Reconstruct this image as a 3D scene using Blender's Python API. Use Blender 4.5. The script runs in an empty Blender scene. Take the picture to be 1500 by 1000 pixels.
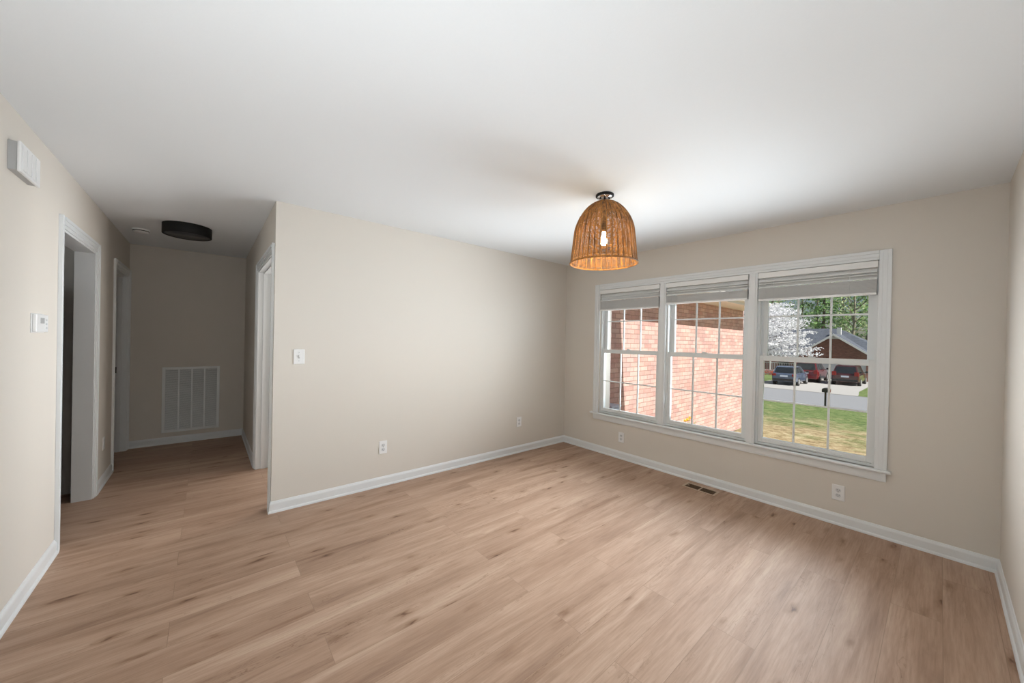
import bpy, bmesh, math, random
from mathutils import Vector, Matrix
random.seed(7)
PI = math.pi
SC = bpy.context.scene
COL = SC.collection

# ------------------------------------------------------------------ camera, world, sun, lights, exposure
H = 2.44
XL, YE, XH, YF = -4.519, 2.86, -3.407, -3.62     # left wall, hall end, hall right wall, near wall
cam_d = bpy.data.cameras.new('camera')
cam = bpy.data.objects.new('camera', cam_d)
COL.objects.link(cam)
cam_d.sensor_width = 36.0
cam_d.lens = 36.0 * 529.84 / 1500.0
cam_d.clip_start = 0.05
cam_d.clip_end = 500
_yaw, _pitch, _roll = math.radians(40.1408), math.radians(-0.2763), math.radians(1.21563)
_f = Vector((math.sin(_yaw)*math.cos(_pitch), math.cos(_yaw)*math.cos(_pitch), math.sin(_pitch)))
_r = Vector((math.cos(_yaw), -math.sin(_yaw), 0))
_u = _r.cross(_f)
_r2 = _r*math.cos(_roll) + _u*math.sin(_roll)
_u2 = -_r*math.sin(_roll) + _u*math.cos(_roll)
_m = Matrix((_r2, _u2, -_f)).transposed().to_4x4()
_m.translation = Vector((-3.8059, -3.3597, 1.3951))
cam.matrix_world = _m
SC.camera = cam

SC.view_settings.view_transform = 'Standard'
SC.view_settings.look = 'None'
SC.view_settings.exposure = 0.0
SC.view_settings.gamma = 1.0
SC.view_settings.use_curve_mapping = False

SUN_DIR = Vector((0.116, 1.0, -0.97)).normalized()      # the way the sunlight travels
SUN_POWER = 7.0
SKY_POWER = 0.062

world = bpy.data.worlds.new('world')
SC.world = world
world.use_nodes = True
wn = world.node_tree
wn.nodes.clear()
w_out = wn.nodes.new('ShaderNodeOutputWorld')
w_bg = wn.nodes.new('ShaderNodeBackground')
w_sky = wn.nodes.new('ShaderNodeTexSky')
w_sky.sky_type = 'NISHITA'
w_sky.sun_disc = False
w_sky.sun_elevation = math.radians(43)
w_sky.sun_rotation = math.radians(186)
w_bg.inputs['Strength'].default_value = SKY_POWER
wn.links.new(w_sky.outputs[0], w_bg.inputs[0])
wn.links.new(w_bg.outputs[0], w_out.inputs[0])

def light(name, kind, loc, direction, energy, color, **kw):
    d = bpy.data.lights.new(name, kind)
    d.energy = energy
    d.color = color
    for k, v in kw.items():
        setattr(d, k, v)
    o = bpy.data.objects.new(name, d)
    COL.objects.link(o)
    o.location = loc
    o.rotation_euler = Vector(direction).to_track_quat('-Z', 'Y').to_euler()
    return o
light('sun', 'SUN', (10, -20, 20), SUN_DIR, SUN_POWER, (1.0, 0.95, 0.87), angle=math.radians(0.6))
# daylight that comes in through the window group: off the bright lawn and wing wall, and from the sky
WC = Vector((-0.07, -1.81, 1.20))
LC = (0.86, 0.94, 1.0)
def window_light(name, direction, energy, spread):
    return light(name, 'AREA', WC, direction, energy, LC, shape='RECTANGLE', size=2.3, size_y=1.2, spread=math.radians(spread))
window_light('window_daylight_across', (-1.0, 0.66, 0.0), 10.5, 66)
window_light('window_daylight_wide', (-1.0, 1.1, 0.0), 2.0, 60)
window_light('window_daylight_right_up', (-0.6, -0.65, 0.75), 3.0, 60)
window_light('window_daylight_level', (-1.0, 0.40, 0.0), 5.4, 40)
window_light('window_daylight_far_up', (-1.0, 0.10, 0.46), 3.0, 24)
window_light('window_daylight_side_up', (-0.7, 0.8, 0.55), 5.6, 50)
window_light('window_daylight_down', (-1.0, 0.10, -0.72), 15.0, 48)
window_light('window_daylight_steep_up', (-1.0, 0.10, 1.3), 6.8, 60)
window_light('window_daylight_right', (-0.35, -1.0, 0.0), 8.0, 56)
# two soft fill lamps added behind the camera, pointed up to brighten the room
light('ceiling_fill', 'AREA', (-4.15, -3.38, 1.75), (0.05, 0.1, 1.0), 9, LC, shape='DISK', size=0.35, spread=math.radians(110))
light('low_fill', 'AREA', (-4.1, -3.3, 0.5), (0.15, 0.15, 1.0), 25, LC, shape='DISK', size=0.5, spread=math.radians(150))
# fill lamps added in the rooms behind the doorways to brighten the hall
light('kitchen_fill', 'AREA', (-6.6, -0.3, 1.5), (1.0, 0.55, 0.0), 8, LC, shape='RECTANGLE', size=0.9, size_y=1.2)
light('side_room_fill', 'AREA', (-2.0, 0.95, 1.45), (-1.0, 0.05, 0.0), 30, (1.0, 0.98, 0.95), shape='RECTANGLE', size=0.9, size_y=1.2)

# ------------------------------------------------------------------ materials
def new_mat(name):
    m = bpy.data.materials.new(name)
    m.use_nodes = True
    nt = m.node_tree
    b = nt.nodes.get('Principled BSDF')
    return m, nt, b

def node(nt, kind, **kw):
    n = nt.nodes.new(kind)
    for k, v in kw.items():
        if k.startswith('in_'):
            n.inputs[k[3:].replace('_', ' ')].default_value = v
        else:
            setattr(n, k, v)
    return n

def s2l(c):
    return tuple(((x/255.0)/12.92 if x/255.0 <= 0.04045 else ((x/255.0+0.055)/1.055)**2.4) for x in c)

def plain(name, col, rough=0.5, metal=0.0, bump=0.0, bump_scale=60.0, var=0.04, spec=0.5, emit=None, emit_power=0.0, trans=0.0):
    """One colour with a slight mottling and an optional fine bump."""
    m, nt, b = new_mat(name)
    tc = node(nt, 'ShaderNodeTexCoord')
    nz = node(nt, 'ShaderNodeTexNoise', in_Scale=bump_scale, in_Detail=3.0)
    nt.links.new(tc.outputs['Object'], nz.inputs['Vector'])
    mx = node(nt, 'ShaderNodeMix', data_type='RGBA')
    mx.inputs['A'].default_value = tuple(max(0, c*(1-var)) for c in col) + (1,)
    mx.inputs['B'].default_value = tuple(min(1, c*(1+var)) for c in col) + (1,)
    nt.links.new(nz.outputs['Fac'], mx.inputs['Factor'])
    nt.links.new(mx.outputs['Result'], b.inputs['Base Color'])
    b.inputs['Roughness'].default_value = rough
    b.inputs['Metallic'].default_value = metal
    b.inputs['Specular IOR Level'].default_value = spec
    if bump > 0:
        bp = node(nt, 'ShaderNodeBump', in_Strength=bump, in_Distance=0.002)
        nt.links.new(nz.outputs['Fac'], bp.inputs['Height'])
        nt.links.new(bp.outputs['Normal'], b.inputs['Normal'])
    if emit:
        b.inputs['Emission Color'].default_value = tuple(emit) + (1,)
        b.inputs['Emission Strength'].default_value = emit_power
    if trans:
        b.inputs['Transmission Weight'].default_value = trans
    return m

def ramp(nt, stops):
    r = node(nt, 'ShaderNodeValToRGB')
    el = r.color_ramp.elements
    while len(el) < len(stops):
        el.new(0.5)
    for e, (p, c) in zip(el, stops):
        e.position = p
        e.color = tuple(c) + (1,) if len(c) == 3 else c
    return r

def floor_mat():
    m, nt, b = new_mat('oak_plank')
    L = nt.links.new
    tc = node(nt, 'ShaderNodeTexCoord')
    mp = node(nt, 'ShaderNodeMapping')
    mp.inputs['Location'].default_value = (0.37, 0.06, 0)
    L(tc.outputs['Object'], mp.inputs['Vector'])
    br = node(nt, 'ShaderNodeTexBrick', offset=0.37, offset_frequency=2, squash=1.0, squash_frequency=2)
    br.inputs['Color1'].default_value = (0, 0, 0, 1)
    br.inputs['Color2'].default_value = (1, 1, 1, 1)
    br.inputs['Mortar'].default_value = (0.5, 0.5, 0.5, 1)
    br.inputs['Scale'].default_value = 1.0
    br.inputs['Mortar Size'].default_value = 0.0011
    br.inputs['Mortar Smooth'].default_value = 0.3
    br.inputs['Bias'].default_value = 0.0
    br.inputs['Brick Width'].default_value = 1.5
    br.inputs['Row Height'].default_value = 0.185
    L(mp.outputs['Vector'], br.inputs['Vector'])
    # each plank shifts the grain by its own random amount
    sh = node(nt, 'ShaderNodeVectorMath', operation='MULTIPLY_ADD')
    sh.inputs[1].default_value = (17.0, 9.0, 5.0)
    L(br.outputs['Color'], sh.inputs[0])
    L(mp.outputs['Vector'], sh.inputs[2])
    g1 = node(nt, 'ShaderNodeMapping'); g1.inputs['Scale'].default_value = (0.75, 7.0, 1)
    L(sh.outputs[0], g1.inputs['Vector'])
    n1 = node(nt, 'ShaderNodeTexNoise', in_Scale=1.3, in_Detail=6.0, in_Roughness=0.6, in_Distortion=0.5)
    L(g1.outputs['Vector'], n1.inputs['Vector'])
    g2 = node(nt, 'ShaderNodeMapping'); g2.inputs['Scale'].default_value = (3.0, 60.0, 1)
    L(sh.outputs[0], g2.inputs['Vector'])
    n2 = node(nt, 'ShaderNodeTexNoise', in_Scale=2.0, in_Detail=4.0, in_Roughness=0.65)
    L(g2.outputs['Vector'], n2.inputs['Vector'])
    rp = ramp(nt, [(0.28, s2l((152, 123, 104))), (0.42, s2l((172, 142, 121))), (0.58, s2l((184, 155, 134))), (0.75, s2l((196, 169, 148)))])
    L(n1.outputs['Fac'], rp.inputs['Fac'])
    # fine pores
    fr = ramp(nt, [(0.30, (0.83, 0.80, 0.78)), (0.60, (1.02, 1.02, 1.02))])
    L(n2.outputs['Fac'], fr.inputs['Fac'])
    mul = node(nt, 'ShaderNodeMix', data_type='RGBA', blend_type='MULTIPLY')
    mul.inputs['Factor'].default_value = 1.0
    L(rp.outputs['Color'], mul.inputs['A']); L(fr.outputs['Color'], mul.inputs['B'])
    # long dark streaks of heartwood
    g4 = node(nt, 'ShaderNodeMapping'); g4.inputs['Scale'].default_value = (0.45, 5.5, 1); g4.inputs['Location'].default_value = (3, 8, 0)
    L(sh.outputs[0], g4.inputs['Vector'])
    n4 = node(nt, 'ShaderNodeTexNoise', in_Scale=1.6, in_Detail=3.0, in_Roughness=0.5, in_Distortion=0.8)
    L(g4.outputs['Vector'], n4.inputs['Vector'])
    sr = ramp(nt, [(0.59, (1, 1, 1)), (0.68, (0.80, 0.75, 0.71)), (0.80, (0.62, 0.55, 0.50))])
    L(n4.outputs['Fac'], sr.inputs['Fac'])
    mul3 = node(nt, 'ShaderNodeMix', data_type='RGBA', blend_type='MULTIPLY'); mul3.inputs['Factor'].default_value = 0.85
    L(mul.outputs['Result'], mul3.inputs['A']); L(sr.outputs['Color'], mul3.inputs['B'])
    # small knots
    g3 = node(nt, 'ShaderNodeMapping'); g3.inputs['Scale'].default_value = (4.2, 13.0, 1)
    L(sh.outputs[0], g3.inputs['Vector'])
    ds = node(nt, 'ShaderNodeTexNoise', in_Scale=3.0, in_Detail=2.0)
    L(g3.outputs['Vector'], ds.inputs['Vector'])
    dm = node(nt, 'ShaderNodeVectorMath', operation='MULTIPLY_ADD'); dm.inputs[1].default_value = (0.55, 0.55, 0.0)
    L(ds.outputs['Color'], dm.inputs[0]); L(g3.outputs['Vector'], dm.inputs[2])
    vo = node(nt, 'ShaderNodeTexVoronoi', in_Scale=0.8, feature='F1')
    L(dm.outputs[0], vo.inputs['Vector'])
    kr = ramp(nt, [(0.04, (0.34, 0.26, 0.21)), (0.09, (0.62, 0.54, 0.48)), (0.17, (0.86, 0.83, 0.80)), (0.32, (1, 1, 1))])
    L(vo.outputs['Distance'], kr.inputs['Fac'])
    pick = node(nt, 'ShaderNodeMath', operation='GREATER_THAN'); pick.inputs[1].default_value = 0.48
    sepc = node(nt, 'ShaderNodeSeparateColor'); L(vo.outputs['Color'], sepc.inputs[0]); L(sepc.outputs[0], pick.inputs[0])
    mul2 = node(nt, 'ShaderNodeMix', data_type='RGBA', blend_type='MULTIPLY')
    L(pick.outputs[0], mul2.inputs['Factor'])
    L(mul3.outputs['Result'], mul2.inputs['A']); L(kr.outputs['Color'], mul2.inputs['B'])
    # short dark checks along the grain
    g5 = node(nt, 'ShaderNodeMapping'); g5.inputs['Scale'].default_value = (1.0, 7.0, 1); g5.inputs['Location'].default_value = (7, 2, 0)
    L(sh.outputs[0], g5.inputs['Vector'])
    n5 = node(nt, 'ShaderNodeTexNoise', in_Scale=2.2, in_Detail=5.0, in_Roughness=0.6, in_Distortion=1.2)
    L(g5.outputs['Vector'], n5.inputs['Vector'])
    c5 = ramp(nt, [(0.476, (1, 1, 1)), (0.490, (0.0, 0.0, 0.0)), (0.504, (1, 1, 1))])
    L(n5.outputs['Fac'], c5.inputs['Fac'])
    n6 = node(nt, 'ShaderNodeTexNoise', in_Scale=1.7, in_Detail=2.0)
    L(g4.outputs['Vector'], n6.inputs['Vector'])
    c6 = ramp(nt, [(0.52, (0, 0, 0)), (0.66, (0.75, 0.75, 0.75))])
    L(n6.outputs['Fac'], c6.inputs['Fac'])
    inv = node(nt, 'ShaderNodeMath', operation='SUBTRACT'); inv.inputs[0].default_value = 1.0
    L(c5.outputs['Color'], inv.inputs[1])
    msk = node(nt, 'ShaderNodeMath', operation='MULTIPLY'); L(inv.outputs[0], msk.inputs[0]); L(c6.outputs['Color'], msk.inputs[1])
    chk = node(nt, 'ShaderNodeMix', data_type='RGBA', blend_type='MULTIPLY'); chk.inputs['B'].default_value = (0.52, 0.44, 0.38, 1)
    L(msk.outputs[0], chk.inputs['Factor']); L(mul2.outputs['Result'], chk.inputs['A'])
    # plank to plank tone
    tn = ramp(nt, [(0.0, (0.92, 0.90, 0.89)), (0.5, (0.98, 0.98, 0.98)), (1.0, (1.03, 1.03, 1.03))])
    L(br.outputs['Color'], tn.inputs['Fac'])
    mt = node(nt, 'ShaderNodeMix', data_type='RGBA', blend_type='MULTIPLY'); mt.inputs['Factor'].default_value = 1.0
    L(chk.outputs['Result'], mt.inputs['A']); L(tn.outputs['Color'], mt.inputs['B'])
    mo = node(nt, 'ShaderNodeMix', data_type='RGBA')
    mo.inputs['B'].default_value = s2l((120, 95, 78)) + (1,)
    mf = node(nt, 'ShaderNodeMath', operation='MULTIPLY'); mf.inputs[1].default_value = 0.55
    L(br.outputs['Fac'], mf.inputs[0]); L(mf.outputs[0], mo.inputs['Factor'])
    L(mt.outputs['Result'], mo.inputs['A'])
    L(mo.outputs['Result'], b.inputs['Base Color'])
    b.inputs['Roughness'].default_value = 0.50
    b.inputs['Specular IOR Level'].default_value = 0.35
    bp = node(nt, 'ShaderNodeBump', in_Strength=0.15, in_Distance=0.001)
    L(n2.outputs['Fac'], bp.inputs['Height'])
    L(bp.outputs['Normal'], b.inputs['Normal'])
    return m

def brick_mat(name, c1, c2, mortar, axis='x', bias=0.0):
    """Running-bond brick on a wall along the given axis."""
    m, nt, b = new_mat(name)
    L = nt.links.new
    tc = node(nt, 'ShaderNodeTexCoord')
    sp = node(nt, 'ShaderNodeSeparateXYZ'); L(tc.outputs['Object'], sp.inputs[0])
    cb = node(nt, 'ShaderNodeCombineXYZ')
    ad = node(nt, 'ShaderNodeMath', operation='ADD')
    L(sp.outputs['X'], ad.inputs[0]); L(sp.outputs['Y'], ad.inputs[1])
    L(ad.outputs[0], cb.inputs['X'])
    L(sp.outputs['Z'], cb.inputs['Y'])
    br = node(nt, 'ShaderNodeTexBrick', offset=0.5)
    br.inputs['Color1'].default_value = tuple(c1) + (1,)
    br.inputs['Color2'].default_value = tuple(c2) + (1,)
    br.inputs['Mortar'].default_value = tuple(mortar) + (1,)
    br.inputs['Scale'].default_value = 1.0
    br.inputs['Mortar Size'].default_value = 0.006
    br.inputs['Mortar Smooth'].default_value = 0.2
    br.inputs['Bias'].default_value = bias
    br.inputs['Brick Width'].default_value = 0.215
    br.inputs['Row Height'].default_value = 0.076
    L(cb.outputs[0], br.inputs['Vector'])
    nz = node(nt, 'ShaderNodeTexNoise', in_Scale=2.6, in_Detail=6.0, in_Roughness=0.8)
    L(cb.outputs[0], nz.inputs['Vector'])
    rp = ramp(nt, [(0.38, (0.72, 0.74, 0.80)), (0.6, (1.08, 1.05, 1.02))])
    L(nz.outputs['Fac'], rp.inputs['Fac'])
    mx = node(nt, 'ShaderNodeMix', data_type='RGBA', blend_type='MULTIPLY'); mx.inputs['Factor'].default_value = 0.7
    L(br.outputs['Color'], mx.inputs['A']); L(rp.outputs['Color'], mx.inputs['B'])
    L(mx.outputs['Result'], b.inputs['Base Color'])
    b.inputs['Roughness'].default_value = 0.9
    bp = node(nt, 'ShaderNodeBump', in_Strength=0.6, in_Distance=0.006)
    bp.invert = True
    L(br.outputs['Fac'], bp.inputs['Height'])
    L(bp.outputs['Normal'], b.inputs['Normal'])
    return m

def grass_mat(name, near_straw=True):
    m, nt, b = new_mat(name)
    L = nt.links.new
    tc = node(nt, 'ShaderNodeTexCoord')
    n1 = node(nt, 'ShaderNodeTexNoise', in_Scale=0.75, in_Detail=8.0, in_Roughness=0.75)
    L(tc.outputs['Object'], n1.inputs['Vector'])
    n2 = node(nt, 'ShaderNodeTexNoise', in_Scale=4.0, in_Detail=9.0, in_Roughness=0.85)
    L(tc.outputs['Object'], n2.inputs['Vector'])
    gr = ramp(nt, [(0.40, s2l((76, 98, 58))), (0.50, s2l((114, 134, 82))), (0.62, s2l((156, 164, 118)))])
    L(n2.outputs['Fac'], gr.inputs['Fac'])
    st = ramp(nt, [(0.40, s2l((136, 118, 88))), (0.50, s2l((184, 166, 130))), (0.62, s2l((216, 202, 170)))])
    L(n2.outputs['Fac'], st.inputs['Fac'])
    sp = node(nt, 'ShaderNodeSeparateXYZ'); L(tc.outputs['Object'], sp.inputs[0])
    mr = node(nt, 'ShaderNodeMapRange')
    mr.inputs['From Min'].default_value = 6.0
    mr.inputs['From Max'].default_value = 16.0
    mr.inputs['To Min'].default_value = 0.62 if near_straw else 0.05
    mr.inputs['To Max'].default_value = 0.16 if near_straw else 0.05
    L(sp.outputs['X'], mr.inputs['Value'])
    a1 = node(nt, 'ShaderNodeMath', operation='MULTIPLY_ADD'); a1.inputs[1].default_value = 1.5
    L(n1.outputs['Fac'], a1.inputs[0])
    sb = node(nt, 'ShaderNodeMath', operation='SUBTRACT'); L(mr.outputs[0], sb.inputs[0]); sb.inputs[1].default_value = 0.75
    L(sb.outputs[0], a1.inputs[2])
    rr = ramp(nt, [(0.25, (0, 0, 0)), (0.60, (1, 1, 1))])
    L(a1.outputs[0], rr.inputs['Fac'])
    mx = node(nt, 'ShaderNodeMix', data_type='RGBA')
    L(rr.outputs['Color'], mx.inputs['Factor']); L(gr.outputs['Color'], mx.inputs['A']); L(st.outputs['Color'], mx.inputs['B'])
    L(mx.outputs['Result'], b.inputs['Base Color'])
    b.inputs['Roughness'].default_value = 1.0
    b.inputs['Specular IOR Level'].default_value = 0.1
    bp = node(nt, 'ShaderNodeBump', in_Strength=0.8, in_Distance=0.05)
    L(n2.outputs['Fac'], bp.inputs['Height']); L(bp.outputs['Normal'], b.inputs['Normal'])
    return m

def shingle_mat(name, c1, c2):
    m, nt, b = new_mat(name)
    L = nt.links.new
    tc = node(nt, 'ShaderNodeTexCoord')
    sp = node(nt, 'ShaderNodeSeparateXYZ'); L(tc.outputs['Object'], sp.inputs[0])
    ad = node(nt, 'ShaderNodeMath', operation='ADD'); L(sp.outputs['X'], ad.inputs[0]); L(sp.outputs['Y'], ad.inputs[1])
    cb = node(nt, 'ShaderNodeCombineXYZ'); L(ad.outputs[0], cb.inputs['X']); L(sp.outputs['Z'], cb.inputs['Y'])
    br = node(nt, 'ShaderNodeTexBrick', offset=0.5)
    br.inputs['Color1'].default_value = tuple(c1) + (1,)
    br.inputs['Color2'].default_value = tuple(c2) + (1,)
    br.inputs['Mortar'].default_value = tuple(x*0.6 for x in c1) + (1,)
    br.inputs['Scale'].default_value = 1.0
    br.inputs['Mortar Size'].default_value = 0.008
    br.inputs['Brick Width'].default_value = 0.3
    br.inputs['Row Height'].default_value = 0.09
    L(cb.outputs[0], br.inputs['Vector'])
    L(br.outputs['Color'], b.inputs['Base Color'])
    b.inputs['Roughness'].default_value = 0.85
    return m

def leaf_mat(name, c1, c2, trans=0.35):
    m, nt, b = new_mat(name)
    L = nt.links.new
    out = nt.nodes['Material Output']
    gi = node(nt, 'ShaderNodeNewGeometry')
    rp = ramp(nt, [(0.0, c1), (1.0, c2)])
    L(gi.outputs['Random Per Island'], rp.inputs['Fac'])
    L(rp.outputs['Color'], b.inputs['Base Color'])
    b.inputs['Roughness'].default_value = 0.7
    tr = node(nt, 'ShaderNodeBsdfTranslucent')
    L(rp.outputs['Color'], tr.inputs['Color'])
    mx = node(nt, 'ShaderNodeMixShader'); mx.inputs[0].default_value = trans
    L(b.outputs[0], mx.inputs[1]); L(tr.outputs[0], mx.inputs[2]); L(mx.outputs[0], out.inputs['Surface'])
    return m

def glass_mat():
    m, nt, b = new_mat('window_glass')
    L = nt.links.new
    out = nt.nodes['Material Output']
    nt.nodes.remove(b)
    tr = node(nt, 'ShaderNodeBsdfTransparent'); tr.inputs[0].default_value = (0.97, 0.98, 0.98, 1)
    gl = node(nt, 'ShaderNodeBsdfGlossy'); gl.inputs['Roughness'].default_value = 0.02
    fr = node(nt, 'ShaderNodeFresnel', in_IOR=1.45)
    mm = node(nt, 'ShaderNodeMath', operation='MULTIPLY'); mm.inputs[1].default_value = 0.5
    L(fr.outputs[0], mm.inputs[0])
    mx = node(nt, 'ShaderNodeMixShader')
    L(mm.outputs[0], mx.inputs[0]); L(tr.outputs[0], mx.inputs[1]); L(gl.outputs[0], mx.inputs[2])
    L(mx.outputs[0], out.inputs['Surface'])
    return m

def rattan_mat(name, c1, c2, scale):
    m, nt, b = new_mat(name)
    L = nt.links.new
    out = nt.nodes['Material Output']
    tc = node(nt, 'ShaderNodeTexCoord')
    mp = node(nt, 'ShaderNodeMapping'); mp.inputs['Scale'].default_value = scale
    L(tc.outputs['Object'], mp.inputs['Vector'])
    nz = node(nt, 'ShaderNodeTexNoise', in_Scale=1.0, in_Detail=4.0, in_Roughness=0.7)
    L(mp.outputs['Vector'], nz.inputs['Vector'])
    rp = ramp(nt, [(0.36, c1), (0.62, c2)])
    L(nz.outputs['Fac'], rp.inputs['Fac'])
    L(rp.outputs['Color'], b.inputs['Base Color'])
    b.inputs['Roughness'].default_value = 0.55
    tr = node(nt, 'ShaderNodeBsdfTranslucent'); tr.inputs['Color'].default_value = (0.90, 0.60, 0.20, 1)
    mx = node(nt, 'ShaderNodeMixShader'); mx.inputs[0].default_value = 0.12
    L(b.outputs[0], mx.inputs[1]); L(tr.outputs[0], mx.inputs[2]); L(mx.outputs[0], out.inputs['Surface'])
    return m

PAINT = (0.70, 0.655, 0.595)
M = {}
M['wall'] = plain('greige_wall_paint', PAINT, rough=0.85, bump=0.10, bump_scale=220, var=0.012, spec=0.2)
M['ceiling'] = plain('white_ceiling_paint', (0.825, 0.85, 0.87), rough=0.95, bump=0.10, bump_scale=160, var=0.01, spec=0.1)
M['trim'] = plain('white_trim_paint', (0.77, 0.79, 0.80), rough=0.35, var=0.01)
M['door'] = plain('white_door_paint', (0.74, 0.76, 0.76), rough=0.4, var=0.01)
M['vinyl'] = plain('white_window_vinyl', (0.74, 0.765, 0.77), rough=0.35, var=0.01)
M['blind'] = plain('white_blind_slat', (0.84, 0.84, 0.83), rough=0.4, var=0.01)
M['cord'] = plain('white_cord', (0.8, 0.8, 0.8), rough=0.7)
M['plastic'] = plain('white_plastic', (0.83, 0.83, 0.83), rough=0.35, var=0.01)
M['plastic_grey'] = plain('grey_plastic', (0.42, 0.42, 0.42), rough=0.4, var=0.02)
M['slot'] = plain('dark_slot', (0.03, 0.03, 0.035), rough=0.6)
M['socket_face'] = plain('socket_face', (0.66, 0.67, 0.68), rough=0.35, var=0.01)
M['floor'] = floor_mat()
M['glass'] = glass_mat()
M['black'] = plain('matte_black_metal', (0.006, 0.006, 0.006), rough=0.55, spec=0.3)
M['black_gloss'] = plain('black_appliance', (0.006, 0.006, 0.007), rough=0.7, spec=0.05)
M['chrome'] = plain('polished_plate', (0.85, 0.85, 0.85), rough=0.15, metal=0.9)
M['drum_glass'] = plain('smoked_diffuser', (0.05, 0.05, 0.055), rough=0.3)
M['grille'] = plain('white_grille_paint', (0.84, 0.86, 0.86), rough=0.45, var=0.01)
M['louvre'] = plain('grey_louvre', (0.78, 0.80, 0.80), rough=0.5)
M['dark'] = plain('dark_duct', (0.02, 0.02, 0.02), rough=0.9)
M['bronze'] = plain('tan_register_metal', s2l((184, 160, 138)), rough=0.5)
M['bronze_dark'] = plain('brown_register_louvre', s2l((104, 76, 50)), rough=0.5)
M['weave'] = rattan_mat('rattan_weave', s2l((74, 46, 24)), s2l((192, 132, 64)), (50, 50, 12))
M['stake'] = rattan_mat('rattan_stake', s2l((72, 42, 20)), s2l((196, 136, 66)), (16, 16, 6))
M['bulb'] = plain('lit_bulb_glass', (1, 0.9, 0.75), rough=0.2, emit=(1.0, 0.80, 0.52), emit_power=45.0)
M['brass'] = plain('brass', (0.55, 0.38, 0.15), rough=0.35, metal=0.8)

# ------------------------------------------------------------------ mesh helpers
class MB:
    """Collects shapes (world coordinates) and links them as one mesh object."""
    def __init__(self):
        self.v, self.f, self.s = [], [], []
    def add(self, vs, fs, smooth=False):
        n = len(self.v)
        self.v += [tuple(p) for p in vs]
        self.f += [tuple(i+n for i in f) for f in fs]
        self.s += [smooth]*len(fs)
        return self
    def box(self, x0, x1, y0, y1, z0, z1):
        x0, x1 = min(x0, x1), max(x0, x1); y0, y1 = min(y0, y1), max(y0, y1); z0, z1 = min(z0, z1), max(z0, z1)
        vs = [(x, y, z) for x in (x0, x1) for y in (y0, y1) for z in (z0, z1)]
        fs = [(0, 1, 3, 2), (4, 6, 7, 5), (0, 4, 5, 1), (2, 3, 7, 6), (0, 2, 6, 4), (1, 5, 7, 3)]
        return self.add(vs, fs)
    def prism(self, poly, a, b):
        """poly: list of points (Vector) of one end; b-a vector extrudes it."""
        d = Vector(b) - Vector(a)
        p0 = [Vector(p) for p in poly]
        n = len(p0)
        vs = p0 + [p + d for p in p0]
        fs = [tuple(range(n))[::-1], tuple(range(n, 2*n))] + [(i, (i+1) % n, n+(i+1) % n, n+i) for i in range(n)]
        return self.add(vs, fs)
    def tube(self, pts, r, seg=8, closed=False, smooth=True):
        pts = [Vector(p) for p in pts]
        rs = r if isinstance(r, (list, tuple)) else [r]*len(pts)
        n = len(pts)
        vs, fs = [], []
        for i, p in enumerate(pts):
            if closed:
                d = pts[(i+1) % n] - pts[i-1]
            else:
                d = pts[min(i+1, n-1)] - pts[max(i-1, 0)]
            d.normalize()
            a = d.cross(Vector((0, 0, 1)))
            if a.length < 1e-3:
                a = d.cross(Vector((0, 1, 0)))
            a.normalize()
            bb = a.cross(d).normalized()
            for k in range(seg):
                t = 2*PI*k/seg
                vs.append(p + (a*math.cos(t) + bb*math.sin(t))*rs[i])
        m = n if closed else n-1
        for i in range(m):
            j = (i+1) % n
            for k in range(seg):
                k2 = (k+1) % seg
                fs.append((i*seg+k, i*seg+k2, j*seg+k2, j*seg+k))
        if not closed:
            fs.append(tuple(range(seg))[::-1])
            fs.append(tuple((n-1)*seg + k for k in range(seg)))
        return self.add(vs, fs, smooth)
    def lathe(self, prof, c, seg=48, axis='z', smooth=True, cap=True):
        """prof: list of (r, h) along the axis from centre c."""
        vs, fs = [], []
        for r, h in prof:
            for k in range(seg):
                t = 2*PI*k/seg
                a, b2 = r*math.cos(t), r*math.sin(t)
                if axis == 'z': vs.append((c[0]+a, c[1]+b2, c[2]+h))
                elif axis == 'y': vs.append((c[0]+a, c[1]+h, c[2]+b2))
                else: vs.append((c[0]+h, c[1]+a, c[2]+b2))
        n = len(prof)
        for i in range(n-1):
            for k in range(seg):
                k2 = (k+1) % seg
                fs.append((i*seg+k, i*seg+k2, (i+1)*seg+k2, (i+1)*seg+k))
        if cap:
            fs.append(tuple(range(seg))[::-1])
            fs.append(tuple((n-1)*seg+k for k in range(seg)))
        return self.add(vs, fs, smooth)
    def build(self, name, mat, parent=None, bevel=0.0, origin=None):
        me = bpy.data.meshes.new(name)
        if parent is not None:
            o0 = Vector(parent['_o']) if '_o' in parent.keys() else Vector((0, 0, 0))
        else:
            o0 = Vector(origin) if origin else Vector((0, 0, 0))
        me.from_pydata([tuple(Vector(p)-o0) for p in self.v], [], self.f)
        bm = bmesh.new(); bm.from_mesh(me)
        bmesh.ops.recalc_face_normals(bm, faces=bm.faces)
        bm.to_mesh(me); bm.free()
        me.polygons.foreach_set('use_smooth', self.s)
        me.materials.append(mat)
        me.update()
        o = bpy.data.objects.new(name, me)
        COL.objects.link(o)
        if parent is not None:
            o.parent = parent
            o['_o'] = tuple(o0)
        else:
            o.location = o0
            o['_o'] = tuple(o0)
        if bevel > 0:
            md = o.modifiers.new('bevel', 'BEVEL')
            md.width = bevel; md.segments = 2; md.limit_method = 'ANGLE'
        return o

def thing(name, label, cat, loc=(0, 0, 0), group=None):
    o = bpy.data.objects.new(name, None)
    COL.objects.link(o)
    o.location = loc
    o.empty_display_size = 0.1
    o['_o'] = tuple(loc)
    o['label'] = label; o['category'] = cat
    if group: o['group'] = group
    return o

def tag(o, label, cat, group=None, kind=None):
    o['label'] = label; o['category'] = cat
    if group: o['group'] = group
    if kind: o['kind'] = kind
    return o

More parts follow.
